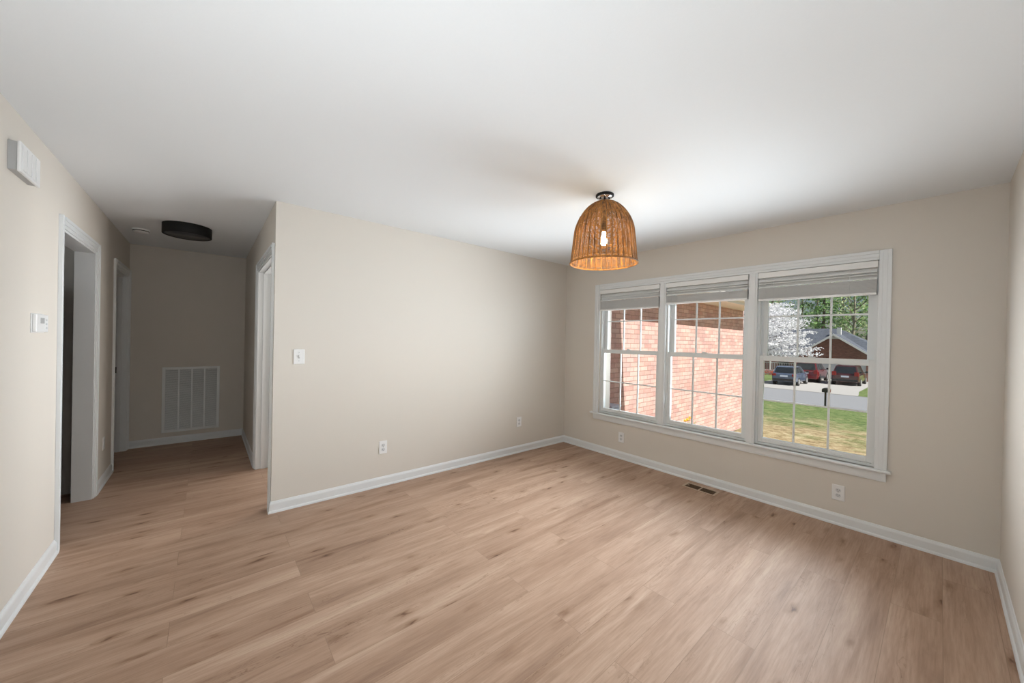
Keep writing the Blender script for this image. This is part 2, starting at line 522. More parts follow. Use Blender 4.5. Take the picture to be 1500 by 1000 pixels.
def struct(o, label=None, cat=None):
    o['kind'] = 'structure'
    if label: o['label'] = label
    if cat: o['category'] = cat
    return o

def copy_tree(o, parent=None):
    c = o.copy(); COL.objects.link(c)
    if parent is not None: c.parent = parent
    for ch in [x for x in bpy.data.objects if x.parent == o]:
        copy_tree(ch, c)
    return c

# ------------------------------------------------------------------ the room shell
WT = 0.11       # thickness of inner walls
XO, YO = -7.6, 5.6   # outer limits of the house behind the seen rooms
EX = 0.24       # outer face of the window wall

mb = MB().box(XO, EX, YF-0.2, YO, -0.12, 0.0)
struct(mb.build('floor', M['floor']), 'light oak plank floor running toward the windows', 'floor')
mb = MB().box(XO, EX, YF-0.2, YO, H, H+0.12)
struct(mb.build('ceiling', M['ceiling']), 'flat white painted ceiling', 'ceiling')

def wall_x(name, x0, x1, y0, y1, holes, label):
    """Wall in a plane of constant x with rectangular holes (y0, y1, z0, z1)."""
    mb = MB()
    ys = y0
    for (a, b, za, zb) in sorted(holes):
        mb.box(x0, x1, ys, a, 0, H)
        if za > 0: mb.box(x0, x1, a, b, 0, za)
        mb.box(x0, x1, a, b, zb, H)
        ys = b
    mb.box(x0, x1, ys, y1, 0, H)
    return struct(mb.build(name, M['wall']), label, 'wall')

D1 = (0.255, 1.165); D2 = (1.99, 2.775); D3 = (0.105, 1.19); DZ = 2.045
WY0, WY1, WZ0, WZ1 = -3.055, -0.57, 0.50, 2.045
wall_x('wall_left', XL-WT, XL, YF, YE, [(D1[0], D1[1], 0, DZ), (D2[0], D2[1], 0, DZ)], 'greige left wall with two doorways')
wall_x('wall_right', 0.0, EX, YF-0.2, 0.0, [(WY0, WY1, WZ0, WZ1)], 'greige window wall')
wall_x('wall_hall', XH, XH+WT, WT, YE, [(D3[0]+0.005 if D3[0] > WT else WT, D3[1], 0, DZ)], 'greige right hand wall of the hall with a doorway')
struct(MB().box(XH, EX, 0.0, WT, 0, H).build('wall_back', M['wall']), 'long greige wall between hall and windows', 'wall')
struct(MB().box(XL-WT, XH+WT, YE, YE+0.1, 0, H).build('wall_end', M['wall']), 'greige wall closing the far end of the hall', 'wall')
struct(MB().box(XL-WT, 0.0, YF-0.2, YF, 0, H).build('wall_front', M['wall']), 'greige wall at the right edge of the view', 'wall')
sh = MB().box(XO-0.1, XO, YF-0.2, YO, 0, H).box(XO, EX, YO, YO+0.1, 0, H).box(XO, XL-WT, YF-0.2, YF-0.1, 0, H).box(EX-0.12, EX, WT, YO, 0, H)
struct(sh.build('wall_outer', M['wall']), 'outer walls of the dim rooms behind the doorways', 'wall')
struct(MB().box(XL-WT-2.2, XL-WT, 1.42, 1.52, 0, H).build('wall_kitchen', M['wall']), 'wall of the dim room behind the left doorway', 'wall')

# baseboards: board with an eased top and a shoe moulding, extruded along the wall
def base_profile():
    return [(0, 0), (0.0205, 0), (0.0195, 0.010), (0.016, 0.016), (0.0115, 0.019), (0.0115, 0.066), (0.0095, 0.074), (0.006, 0.080), (0.004, 0.086), (0, 0.088)]
def baseboard(name, segs, label):
    """segs: (start, end, outward normal) with 2-D points on the wall faces."""
    mb = MB()
    for (a, b, n, ea, eb) in segs:
        a = Vector((a[0], a[1], 0)); b = Vector((b[0], b[1], 0)); n = Vector((n[0], n[1], 0))
        d = (b-a).normalized()
        pr = base_profile()
        va = [a + n*t + Vector((0, 0, z)) + d*(t*ea) for t, z in pr]     # ea, eb: +1 inner mitre, -1 outer mitre, 0 square
        vb = [b + n*t + Vector((0, 0, z)) - d*(t*eb) for t, z in pr]
        k = len(pr)
        fs = [(i, (i+1) % k, k+(i+1) % k, k+i) for i in range(k)] + [tuple(range(k)), tuple(range(k, 2*k))[::-1]]
        mb.add(va+vb, fs)
    return struct(mb.build(name, M['trim']), label, 'baseboard')
baseboard('baseboard_back', [((XH, 0), (0, 0), (0, -1), -1, 1)], 'white baseboard along the long greige wall')
baseboard('baseboard_right', [((0, 0), (0, YF), (-1, 0), 1, 1)], 'white baseboard under the windows')
baseboard('baseboard_front', [((0, YF), (XL, YF), (0, 1), 1, 1)], 'white baseboard at the right edge of the view')
baseboard('baseboard_left', [((XL, YF), (XL, D1[0]-0.07), (1, 0), 1, 0), ((XL, D1[1]+0.07), (XL, D2[0]-0.07), (1, 0), 0, 0)], 'white baseboard along the left wall')
baseboard('baseboard_end', [((XL, YE), (XH, YE), (0, -1), 1, 1)], 'white baseboard at the hall end under the air grille')
baseboard('baseboard_hall', [((XH, D3[1]+0.075), (XH, YE), (-1, 0), 0, 1), ((XH, 0), (XH, 0.036), (-1, 0), -1, 0)], 'white baseboard on the right side of the hall')

# ------------------------------------------------------------------ door casings and jambs
def casing_strip(mb, face, sgn, y0, y1, z0, z1, vert, inner_low):
    """A casing board on a wall face x=face, projecting by sgn; stepped profile thicker at its outer edge."""
    t1, t2, t3 = 0.010, 0.015, 0.019
    if vert:
        w = y1-y0
        a, b = (y0, y1) if inner_low else (y1, y0)     # a = inner edge
        s = 1 if b > a else -1
        mb.box(face, face+sgn*t1, a, a+s*w*0.30, z0, z1)
        mb.box(face, face+sgn*t2, a+s*w*0.30, a+s*w*0.68, z0, z1)
        mb.box(face, face+sgn*t3, a+s*w*0.68, b, z0, z1)
    else:
        w = z1-z0
        mb.box(face, face+sgn*t1, y0, y1, z0, z0+w*0.30)
        mb.box(face, face+sgn*t2, y0, y1, z0+w*0.30, z0+w*0.68)
        mb.box(face, face+sgn*t3, y0, y1, z0+w*0.68, z1)

def doorway(n, face, sgn, rng, cw, label, back, strike=False, right_cw=None, left_cw=None):
    a, b = rng
    lw = left_cw or cw; rw = right_cw or cw
    root = thing('door_%d' % n, label, 'doorway', (face, (a+b)/2, 0))
    root['kind'] = 'structure'
    mb = MB()
    casing_strip(mb, face, sgn, a-lw, a, 0, DZ+cw, True, False)
    casing_strip(mb, face, sgn, b, b+rw, 0, DZ+cw, True, True)
    casing_strip(mb, face, sgn, a-lw*0.32*0, b, DZ, DZ+cw, False, True)
    mb.build('casing', M['trim'], root, bevel=0.0015)
    mj = MB()
    jt = 0.014
    f0, f1 = face + sgn*0.002, back
    mj.box(f0, f1, a, a+jt, 0, DZ-jt); mj.box(f0, f1, b-jt, b, 0, DZ-jt); mj.box(f0, f1, a, b, DZ-jt, DZ)
    mj.build('jamb', M['trim'], root)
    if strike is not None:
        # door stop strips in the middle of the jamb
        xm = (face+back)/2 - sgn*0.005
        ms = MB()
        ms.box(xm-0.018, xm+0.018, a+jt, a+jt+0.011, 0, DZ-jt-0.011)
        ms.box(xm-0.018, xm+0.018, b-jt-0.011, b-jt, 0, DZ-jt-0.011)
        ms.box(xm-0.018, xm+0.018, a+jt, b-jt, DZ-jt-0.011, DZ-jt)
        ms.build('door_stop', M['trim'], root)
    return root
d1 = doorway(1, XL, 1, D1, 0.073, 'white cased opening on the left wall beside the thermostat', XL-WT-0.002, strike=None)
d2 = doorway(2, XL, 1, D2, 0.073, 'white cased doorway in the far left corner of the hall', XL-WT-0.002, strike=True)
MB().box(XL-0.112, XL-0.078, D2[1]-0.0165, D2[1]-0.0135, 0.915, 0.985).build('strike_plate', M['black'], d2)
d3 = doorway(3, XH, -1, D3, 0.073, 'white cased doorway on the right side of the hall', XH+WT+0.002, strike=True, right_cw=0.08)
# its door stands open into the room behind
dd = MB().box(XH+WT+0.005, XH+WT+0.80, D3[1]-0.048, D3[1]-0.014, 0.01, 2.02)
o = dd.build('door_4', M['door']); struct(o, 'white door standing open behind the right hand hall doorway', 'door')

# dark fridge seen through the left opening
fr = thing('refrigerator', 'tall black refrigerator just visible through the left cased opening', 'refrigerator', (-5.03, 1.24-0.0, 0))
MB().box(-5.40, -4.72, 0.62, 1.36, 0.03, 1.765).build('body', M['black_gloss'], fr, bevel=0.006)
MB().box(-5.40, -4.74, 0.565, 0.62, 0.06, 0.58).build('drawer', M['black_gloss'], fr, bevel=0.008)
MB().box(-5.40, -4.74, 0.565, 0.62, 0.60, 1.765).build('door', M['black_gloss'], fr, bevel=0.008)
MB().tube([(-4.80, 0.565, 0.75), (-4.80, 0.52, 0.78), (-4.80, 0.52, 1.50), (-4.80, 0.565, 1.53)], 0.011).build('handle', M['black'], fr)
for x in (-5.33, -4.80):
    for y in (0.68, 1.30):
        MB().lathe([(0.02, 0), (0.02, 0.032)], (x, y, 0), seg=12).build('foot', M['black'], fr)

# ------------------------------------------------------------------ windows
FR0, FR1 = 0.022, 0.125     # vinyl frame depth
wins = [(-1.362, -0.570), (-2.215, -1.430), (-3.055, -2.283)]      # y ranges of the three units, left to right
win_labels = ['leftmost double-hung window of the group, showing the shaded brick corner',
              'middle double-hung window of the group, showing only sunlit brick',
              'rightmost double-hung window of the group, showing lawn and street']
ZM0, ZM1 = 1.255, 1.300
def sash(root, name, y0, y1, z0, z1, x0, x1, st, tr, br_, muntin_z):
    s = MB()
    s.box(x0, x1, y0, y0+st, z0, z1); s.box(x0, x1, y1-st, y1, z0, z1)
    s.box(x0, x1, y0+st, y1-st, z0, z0+br_); s.box(x0, x1, y0+st, y1-st, z1-tr, z1)
    so = s.build(name, M['vinyl'], root, bevel=0.0025)
    xm = (x0+x1)/2
    g = MB().box(xm-0.002, xm+0.002, y0+st-0.004, y1-st+0.004, z0+br_-0.004, z1-tr+0.004)
    g.build('glass', M['glass'], so)
    gy0, gy1 = y0+st, y1-st
    mu = MB()
    for k in (1, 2):
        yy = gy0 + (gy1-gy0)*k/3.0
        mu.box(xm-0.007, xm+0.0075, yy-0.0065, yy+0.0065, z0+br_, z1-tr)
    mu.box(xm-0.0066, xm+0.0066, gy0, gy1, muntin_z-0.0065, muntin_z+0.0065)
    mu.build('muntin', M['vinyl'], so)
    return so
for n, ((a, b), lab) in enumerate(zip(wins, win_labels), 1):
    root = thing('window_%d' % n, lab, 'window', (0.07, (a+b)/2, WZ0)); root['kind'] = 'structure'
    fw = 0.016
    m_ = MB()
    m_.box(FR0, FR1, a, a+fw, WZ0, WZ1); m_.box(FR0, FR1, b-fw, b, WZ0, WZ1)
    m_.box(FR0, FR1, a+fw, b-fw, WZ0, WZ0+0.02); m_.box(FR0, FR1, a+fw, b-fw, WZ1-fw, WZ1)
    # track rib between the two sashes
    m_.box(0.072, 0.078, a+fw, a+fw+0.008, WZ0+0.02, WZ1-fw); m_.box(0.072, 0.078, b-fw-0.008, b-fw, WZ0+0.02, WZ1-fw)
    m_.build('frame', M['vinyl'], root)
    lo = sash(root, 'lower_sash', a+0.010, b-0.010, 0.522, ZM1, 0.034, 0.070, 0.038, 0.046, 0.040, 0.902)
    lk = MB().box(0.030, 0.060, (a+b)/2-0.022, (a+b)/2+0.022, ZM1, ZM1+0.008)
    lk.box(0.036, 0.048, (a+b)/2-0.004, (a+b)/2+0.028, ZM1+0.008, ZM1+0.016)
    lk.build('sash_lock', M['vinyl'], lo, bevel=0.002)
    MB().box(0.026, 0.036, (a+b)/2-0.20, (a+b)/2+0.20, 0.532, 0.541).build('lift_rail', M['vinyl'], lo, bevel=0.002)
    sash(root, 'upper_sash', a+0.016, b-0.016, ZM0+0.005, WZ1-fw, 0.080, 0.112, 0.045, 0.040, 0.035, 1.652)

def wcas(mb, y0, y1, z0, z1, vert, inner_low=True):
    casing_strip(mb, 0.0, -1, y0, y1, z0, z1, vert, inner_low)
m_ = MB()
wcas(m_, WY1, -0.499, WZ0, 2.115, True, True)
wcas(m_, -3.122, WY0, WZ0, 2.115, True, False)
wcas(m_, WY0, WY1, WZ1, 2.115, False)
struct(m_.build('trim_1', M['trim'], bevel=0.0015), 'white casing around the window group', 'window casing')
m_ = MB()
for (y0, y1) in ((-1.430, -1.362), (-2.283, -2.215)):
    m_.box(-0.011, 0.125, y0, y1, WZ0, WZ1)
    m_.box(-0.016, -0.011, y0+0.014, y1-0.014, WZ0, WZ1)
struct(m_.build('trim_2', M['trim'], bevel=0.0015), 'white mullion posts between the three windows', 'window mullion')
m_ = MB().box(-0.040, 0.034, -3.145, -0.462, 0.480, 0.500)
struct(m_.build('trim_3', M['trim'], bevel=0.006), 'white window stool', 'window stool')
m_ = MB().box(-0.016, 0.0, -3.118, -0.503, 0.425, 0.480).box(-0.011, 0.0, -3.118, -0.503, 0.412, 0.425)
struct(m_.build('trim_4', M['trim'], bevel=0.002), 'white apron under the window stool', 'window apron')
m_ = MB().box(0.034, EX+0.02, WY0, WY1, 0.470, 0.502)
struct(m_.build('trim_5', M['vinyl']), 'outer window sill', 'window sill')

# ------------------------------------------------------------------ blinds, drawn up
def make_blind(y0, y1, zb, label, tilt_cord):
    a, b = y0+0.004, y1-0.004
    root = thing('window_blind', label, 'blind', (0.0, (a+b)/2, WZ1-0.002), 'white faux-wood blinds drawn up at the windows')
    MB().box(-0.020, -0.011, a, b, 1.992, 2.040).build('valance', M['blind'], root, bevel=0.003)
    MB().box(-0.009, 0.028, a+0.004, b-0.004, 1.995, 2.040).build('headrail', M['blind'], root, bevel=0.002)
    x0, x1 = -0.022, 0.0275
    w = x1-x0
    # two slats still hanging free below the headrail
    for k, (z, t) in enumerate(((1.976, 0.021), (1.950, 0.014), (1.924, 0.019))):
        s = MB()
        s.prism([(x0, a+0.006, z-t), (x1, a+0.006, z+t), (x1, a+0.006, z+t+0.003), (x0, a+0.006, z-t+0.003)], (0, a+0.006, 0), (0, b-0.006, 0))
        s.build('slat', M['blind'], root)
    z = zb+0.020
    k = 0
    while z < 1.904:
        sh_ = 0.0030*(k % 2)-0.0015
        MB().box(x0+sh_, x1+sh_, a+0.006, b-0.006, z, z+0.0028).build('slat', M['blind'], root)
        z += 0.0060; k += 1
    MB().box(x0-0.001, x1+0.001, a+0.006, b-0.006, zb, zb+0.017).build('bottom_rail', M['blind'], root, bevel=0.003)
    for f in (0.16, 0.80):
        yy = b - (b-a)*f
        MB().tube([(x0-0.0015, yy, zb+0.004), (x0-0.003, yy, 1.93), (x0-0.001, yy, 1.996)], 0.0011, seg=6).build('ladder_cord', M['cord'], root)
    yy = b-0.062
    cz = tilt_cord
    MB().tube([(-0.024, yy, 1.998), (-0.026, yy, 1.70), (-0.0245, yy+0.002, cz+0.03)], 0.0013, seg=6).build('lift_cord', M['cord'], root)
    MB().lathe([(0.0015, 0.03), (0.0045, 0.022), (0.006, 0.0)], (-0.0245, yy+0.002, cz), seg=12).build('tassel', M['blind'], root)
    return root
make_blind(wins[0][0], wins[0][1], 1.783, 'white slatted blind drawn up at the top of the leftmost window', 1.62)
make_blind(wins[1][0], wins[1][1], 1.812, 'white slatted blind drawn up at the top of the middle window', 1.66)
make_blind(wins[2][0], wins[2][1], 1.790, 'white slatted blind drawn up at the top of the rightmost window', 1.30)

# ------------------------------------------------------------------ outlets, switch, thermostat, chime
def make_outlet():
    root = thing('wall_outlet', '', 'outlet', (0, 0, 0), 'white duplex wall outlets')
    MB().box(-0.038, 0.038, -0.006, 0.0, -0.060, 0.060).build('cover_plate', M['plastic'], root, bevel=0.003)
    for zc in (0.020, -0.020):
        prof = []
        for k in range(24):
            t = 2*PI*k/24
            prof.append((0.0168*math.cos(t), -0.0075, zc + max(-0.0135, min(0.0135, 0.0168*math.sin(t)))))
        s = MB().prism(prof, (0, -0.0075, 0), (0, -0.0055, 0))
        so = s.build('socket', M['socket_face'], root)
        q = MB().box(-0.0075, -0.0050, -0.0082, -0.0075, zc-0.003, zc+0.007).box(0.0050, 0.0072, -0.0082, -0.0075, zc-0.002, zc+0.006)
        q.lathe([(0.0025, -0.0082), (0.0025, -0.0075)], (0, 0, zc-0.009), seg=12, axis='y')
        q.build('slot', M['slot'], so)
    MB().lathe([(0.003, -0.0075), (0.003, -0.0058)], (0, 0, 0), seg=12, axis='y').build('screw', M['plastic_grey'], root)
    return root
out0 = make_outlet()
spots = [((-2.530, 0, 0.362), 0, 'white outlet on the long greige wall, the one nearer the hall'),
         ((-0.834, 0, 0.380), 0, 'white outlet on the long greige wall, the one nearer the corner'),
         ((0, -0.914, 0.256), -90, 'white outlet under the leftmost window'),
         ((0, -2.860, 0.250), -90, 'white outlet under the rightmost window')]
for i, (loc, rz, lab) in enumerate(spots):
    o = out0 if i == 0 else copy_tree(out0)
    o.location = loc; o.rotation_euler = (0, 0, math.radians(rz)); o['label'] = lab

hp = thing('wall_plate', 'small white wall plate low on the left hall wall between the doorways', 'wall plate', (XL, 1.557, 0.37))
MB().box(XL, XL+0.006, 1.520, 1.594, 0.312, 0.428).build('cover_plate', M['plastic'], hp, bevel=0.003)
MB().box(XL+0.006, XL+0.0075, 1.541, 1.573, 0.334, 0.406).build('insert', M['socket_face'], hp)

sw = thing('light_switch', 'white toggle light switch on the long greige wall near the hall corner', 'light switch', (-3.233, 0, 1.221))
MB().box(-3.272, -3.194, -0.006, 0, 1.161, 1.281).build('cover_plate', M['plastic'], sw, bevel=0.003)
MB().box(-3.239, -3.227, -0.0078, -0.006, 1.208, 1.234).build('bezel', M['plastic_grey'], sw)
MB().prism([(-3.2375, -0.007, 1.214), (-3.2375, -0.007, 1.228), (-3.2375, -0.018, 1.232), (-3.2375, -0.018, 1.225)], (0, 0, 0), (0.009, 0, 0)).build('toggle', M['plastic'], sw)
for z in (1.187, 1.255):
    MB().lathe([(0.003, -0.0075), (0.003, -0.0055)], (-3.233, 0, z), seg=12, axis='y').build('screw', M['plastic_grey'], sw)

th = thing('thermostat', 'small white thermostat on the left wall beside the cased opening', 'thermostat', (XL, -0.170, 1.43))
MB().box(XL, XL+0.005, -0.266, -0.074, 1.378, 1.483).build('back_plate', M['plastic'], th, bevel=0.002)
MB().box(XL+0.005, XL+0.021, -0.262, -0.078, 1.382, 1.479).build('body', M['plastic'], th, bevel=0.004)
MB().box(XL+0.021, XL+0.022, -0.205, -0.145, 1.430, 1.460).build('display', M['plastic_grey'], th)
for k in range(3):
    MB().box(XL+0.021, XL+0.0235, -0.122, -0.102, 1.400+0.022*k, 1.410+0.022*k).build('button', M['socket_face'], th)

ch = thing('door_chime', 'white louvred door chime box high on the left wall', 'door chime', (XL, -0.45, 2.20))
MB().box(XL, XL+0.028, -0.580, -0.330, 2.134, 2.268).build('base', M['plastic_grey'], ch, bevel=0.002)
MB().box(XL+0.028, XL+0.040, -0.584, -0.326, 2.130, 2.272).build('cover', M['plastic'], ch, bevel=0.004)
for k in range(4):
    y = -0.565 + 0.058*k
    MB().box(XL+0.040, XL+0.0425, y, y+0.048, 2.144, 2.258).build('louvre', M['plastic'], ch, bevel=0.001)

# ------------------------------------------------------------------ return-air grille at the hall end
gx0, gx1, gz0, gz1 = -4.225, -3.668, 0.142, 0.962
rg = thing('air_return_grille', 'large white louvred return air grille on the wall at the end of the hall', 'air grille', ((gx0+gx1)/2, YE, gz0))
fr_ = MB()
fw = 0.030
fr_.box(gx0, gx0+fw, YE-0.009, YE, gz0, gz1).box(gx1-fw, gx1, YE-0.009, YE, gz0, gz1)
fr_.box(gx0+fw, gx1-fw, YE-0.009, YE, gz0, gz0+fw).box(gx0+fw, gx1-fw, YE-0.009, YE, gz1-fw, gz1)
fr_.build('frame', M['grille'], rg, bevel=0.003)
MB().box(gx0+0.02, gx1-0.02, YE-0.0012, YE-0.0004, gz0+0.02, gz1-0.02).build('backing', M['dark'], rg)
iw = (gx1-gx0-2*fw)
for k in (1, 2, 3):
    xx = gx0+fw+iw*k/4
    MB().box(xx-0.007, xx+0.007, YE-0.0095, YE-0.001, gz0+fw, gz1-fw).build('divider', M['grille'], rg)
n = 54
for k in range(n):
    z = gz0+fw + (gz1-gz0-2*fw)*(k+0.5)/n
    s = MB()
    s.prism([(gx0+fw, YE-0.0014, z+0.0048), (gx0+fw, YE-0.0014, z+0.0058), (gx0+fw, YE-0.0088, z-0.0045), (gx0+fw, YE-0.0088, z-0.0057)], (0, 0, 0), (iw, 0, 0))
    s.build('louvre', M['louvre'], rg)

# ------------------------------------------------------------------ floor register under the windows
fv = thing('floor_register', 'narrow brown metal floor vent in the planks below the windows', 'floor vent', (-0.165, -1.895, 0))
vx0, vx1, vy0, vy1 = -0.238, -0.092, -2.045, -1.745
m_ = MB().box(vx0, vx1, vy0, vy0+0.020, 0, 0.005).box(vx0, vx1, vy1-0.020, vy1, 0, 0.005)
m_.box(vx0, vx0+0.022, vy0+0.020, vy1-0.020, 0, 0.005).box(vx1-0.022, vx1, vy0+0.020, vy1-0.020, 0, 0.005)
m_.box(vx0+0.022, vx1-0.022, -1.900, -1.890, 0, 0.005)
m_.build('frame', M['bronze'], fv, bevel=0.0015)
MB().box(vx0+0.018, vx1-0.018, vy0+0.016, vy1-0.016, 0.0002, 0.0008).build('duct', M['dark'], fv)
for k in range(8):
    x = vx0+0.027 + k*0.0122
    MB().box(x, x+0.0025, vy0+0.020, vy1-0.020, 0.0008, 0.0030).build('louvre', M['bronze_dark'], fv)
MB().box(-0.17, -0.164, -1.79, -1.775, 0.0034, 0.010).build('lever', M['bronze'], fv)

# ------------------------------------------------------------------ rattan pendant
PX, PY = -1.657, -1.801
pl = thing('pendant_light', 'dome-shaped woven rattan ceiling pendant with a glowing bulb', 'ceiling light', (PX, PY, H))
MB().lathe([(0.060, 0.0), (0.063, -0.003), (0.063, -0.014), (0.058, -0.017), (0.052, -0.017)], (PX, PY, H), seg=40).build('canopy', M['black'], pl)
MB().lathe([(0.052, -0.0165), (0.052, -0.019)], (PX, PY, H), seg=40).build('canopy_plate', M['chrome'], pl)
MB().lathe([(0.008, -0.018), (0.008, -0.075)], (PX, PY, H), seg=16).build('stem', M['black'], pl)
for s in (-1, 1):
    MB().lathe([(0.005, -0.019), (0.005, -0.028), (0.003, -0.030)], (PX+s*0.024, PY-s*0.02, H), seg=12).build('screw', M['black'], pl)
prof = [(0.022, 2.3875), (0.050, 2.3840), (0.075, 2.3750), (0.0980, 2.3600), (0.1240, 2.3380), (0.1490, 2.3080), (0.1720, 2.2720), (0.1900, 2.2340), (0.2020, 2.1960), (0.2120, 2.1180), (0.2200, 2.0350), (0.2270, 1.9720), (0.2320, 1.9500)]
def prof_at(t):
    """t along the profile by length, 0 top .. 1 rim"""
    ls = [0]
    for a, b in zip(prof, prof[1:]):
        ls.append(ls[-1] + math.hypot(b[0]-a[0], b[1]-a[1]))
    T = t*ls[-1]
    for i in range(len(prof)-1):
        if T <= ls[i+1] or i == len(prof)-2:
            f = (T-ls[i])/(ls[i+1]-ls[i])
            # catmull-rom for a smooth outline
            p0 = prof[max(i-1, 0)]; p1 = prof[i]; p2 = prof[i+1]; p3 = prof[min(i+2, len(prof)-1)]
            def cr(a, b, c, d): return 0.5*((2*b)+(-a+c)*f+(2*a-5*b+4*c-d)*f*f+(-a+3*b-3*c+d)*f**3)
            return cr(p0[0], p1[0], p2[0], p3[0]), cr(p0[1], p1[1], p2[1], p3[1])
NS = 36       # stakes
shade = None
wv = MB()
NR = 96
for i in range(NR):
    t = (i+0.5)/NR
    r, z = prof_at(t)
    n_ = NS*2
    pts = []
    for k in range(n_):
        a = 2*PI*k/n_
        off = 0.0016*math.cos(PI*k + PI*i)
        pts.append((PX+(r+off)*math.cos(a), PY+(r+off)*math.sin(a), z + random.uniform(-0.0005, 0.0005)))
    wv.tube(pts, 0.00185, seg=5, closed=True)
shade = wv.build('shade', M['weave'], pl)
st = MB()
for k in range(NS):
    a = 2*PI*k/NS
    pts = []
    for j in range(26):
        t = max(0.02, j/25)
        if k % 2 and t < 0.16: continue
        r, z = prof_at(t)
        w = 0.004 if k % 2 == 0 else 0.0025
        pts.append((PX+(r+0.001)*math.cos(a), PY+(r+0.001)*math.sin(a), z))
    st.tube(pts, 0.0042 if k % 2 else 0.0034, seg=6)
st.build('stake', M['stake'], shade)
for t, rr in ((0.998, 0.0055), (0.37, 0.0036), (0.012, 0.004)):
    r, z = prof_at(t)
    MB().tube([(PX+(r+0.002)*math.cos(2*PI*k/80), PY+(r+0.002)*math.sin(2*PI*k/80), z) for k in range(80)], rr, seg=8, closed=True).build('rim' if t > 0.9 else 'binding', M['stake'], shade)
MB().lathe([(0.010, 2.380), (0.018, 2.375), (0.018, 2.200), (0.014, 2.190)], (PX, PY, 0), seg=24).build('socket', M['black'], pl)
bp_ = [(0.0115, 2.178), (0.0125, 2.168), (0.015, 2.155), (0.020, 2.135), (0.0245, 2.115), (0.0250, 2.105), (0.021, 2.090), (0.012, 2.081), (0.003, 2.079)]
MB().lathe([(0.0122, 2.200), (0.0122, 2.176)], (PX, PY, 0), seg=24).build('bulb_base', M['brass'], pl)
MB().lathe(bp_, (PX, PY, 0), seg=28).build('bulb', M['bulb'], pl)
light('pendant_bulb_light', 'POINT', (PX, PY, 2.03), (0, 0, -1), 7.0, (1.0, 0.80, 0.46), shadow_soft_size=0.035).parent = None

# ------------------------------------------------------------------ hall flush light, smoke detector
hx, hy = -3.965, 1.44
hl = thing('flush_light', 'round black drum flush light on the hall ceiling', 'ceiling light', (hx, hy, H))
MB().lathe([(0.185, 0), (0.185, -0.092), (0.180, -0.095), (0.174, -0.095), (0.174, -0.086)], (hx, hy, H), seg=64, cap=False).build('drum', M['black'], hl)
MB().lathe([(0.1735, -0.087), (0.1735, -0.090)], (hx, hy, H), seg=64).build('diffuser', M['drum_glass'], hl)
MB().lathe([(0.17, 0), (0.17, -0.004)], (hx, hy, H), seg=48).build('mounting_plate', M['black'], hl)
sd = thing('smoke_detector', 'small round white smoke detector on the hall ceiling', 'smoke detector', (-4.335, 1.92, H))
MB().lathe([(0.066, 0), (0.066, -0.012), (0.060, -0.016)], (-4.335, 1.92, H), seg=40).build('base', M['plastic'], sd)
MB().lathe([(0.061, -0.014), (0.061, -0.022)], (-4.335, 1.92, H), seg=40).build('vent', M['slot'], sd)
MB().lathe([(0.059, -0.022), (0.055, -0.032), (0.040, -0.038)], (-4.335, 1.92, H), seg=40).build('cover', M['plastic'], sd)

# ================================================================== OUTSIDE
YW = -0.15            # face of the brick wing
GZ = -2.0             # level of the street
M['brick'] = brick_mat('red_brick', s2l((200, 158, 150)), s2l((220, 190, 182)), s2l((172, 140, 132)))
M['brick_far'] = brick_mat('brown_brick', s2l((134, 88, 76)), s2l((160, 106, 90)), s2l((150, 124, 112)))
M['ext_white'] = plain('white_exterior_paint', (0.80, 0.80, 0.80), rough=0.5)
M['soffit'] = plain('cream_soffit', (0.80, 0.76, 0.70), rough=0.6)
M['roof_grey'] = shingle_mat('grey_blue_shingle', s2l((80, 86, 98)), s2l((100, 107, 120)))
M['roof_own'] = shingle_mat('grey_shingle', s2l((96, 98, 104)), s2l((120, 122, 126)))
M['lawn'] = grass_mat('lawn_grass')
M['lawn_far'] = grass_mat('far_lawn_grass', near_straw=False)
M['asphalt'] = plain('pale_asphalt', s2l((146, 148, 153)), rough=0.95, bump=0.3, bump_scale=25, var=0.06)
M['concrete'] = plain('driveway_concrete', s2l((180, 178, 176)), rough=0.9, bump=0.2, bump_scale=8, var=0.05)
M['curb'] = plain('road_edge', s2l((120, 118, 114)), rough=0.95)
M['garage_door'] = plain('garage_door_paint', (0.62, 0.66, 0.68), rough=0.6)
M['bark'] = plain('grey_bark', s2l((92, 84, 76)), rough=0.95, bump=0.5, bump_scale=14, var=0.2)
M['bark_pale'] = plain('pale_bark', s2l((150, 144, 126)), rough=0.95, bump=0.5, bump_scale=10, var=0.15)
M['leaf_dark'] = leaf_mat('dark_pine_leaf', s2l((80, 116, 74)), s2l((146, 184, 118)))
M['leaf_mid'] = leaf_mat('green_leaf', s2l((112, 156, 84)), s2l((190, 222, 132)))
M['leaf_pale'] = leaf_mat('pale_spring_leaf', s2l((132, 150, 108)), s2l((192, 206, 156)))
M['blossom'] = leaf_mat('white_blossom', s2l((226, 226, 232)), s2l((252, 252, 255)), 0.4)
M['tyre'] = plain('tyre_rubber', (0.02, 0.02, 0.02), rough=0.85)
M['rim'] = plain('alloy_rim', (0.60, 0.60, 0.62), rough=0.3, metal=0.6)
M['car_glass'] = plain('dark_car_glass', (0.02, 0.025, 0.03), rough=0.08, spec=0.8)
M['tail'] = plain('red_tail_lamp', (0.26, 0.015, 0.015), rough=0.2)
M['plate'] = plain('licence_plate', (0.62, 0.68, 0.78), rough=0.4)
M['trimblack'] = plain('black_car_trim', (0.02, 0.02, 0.022), rough=0.6)

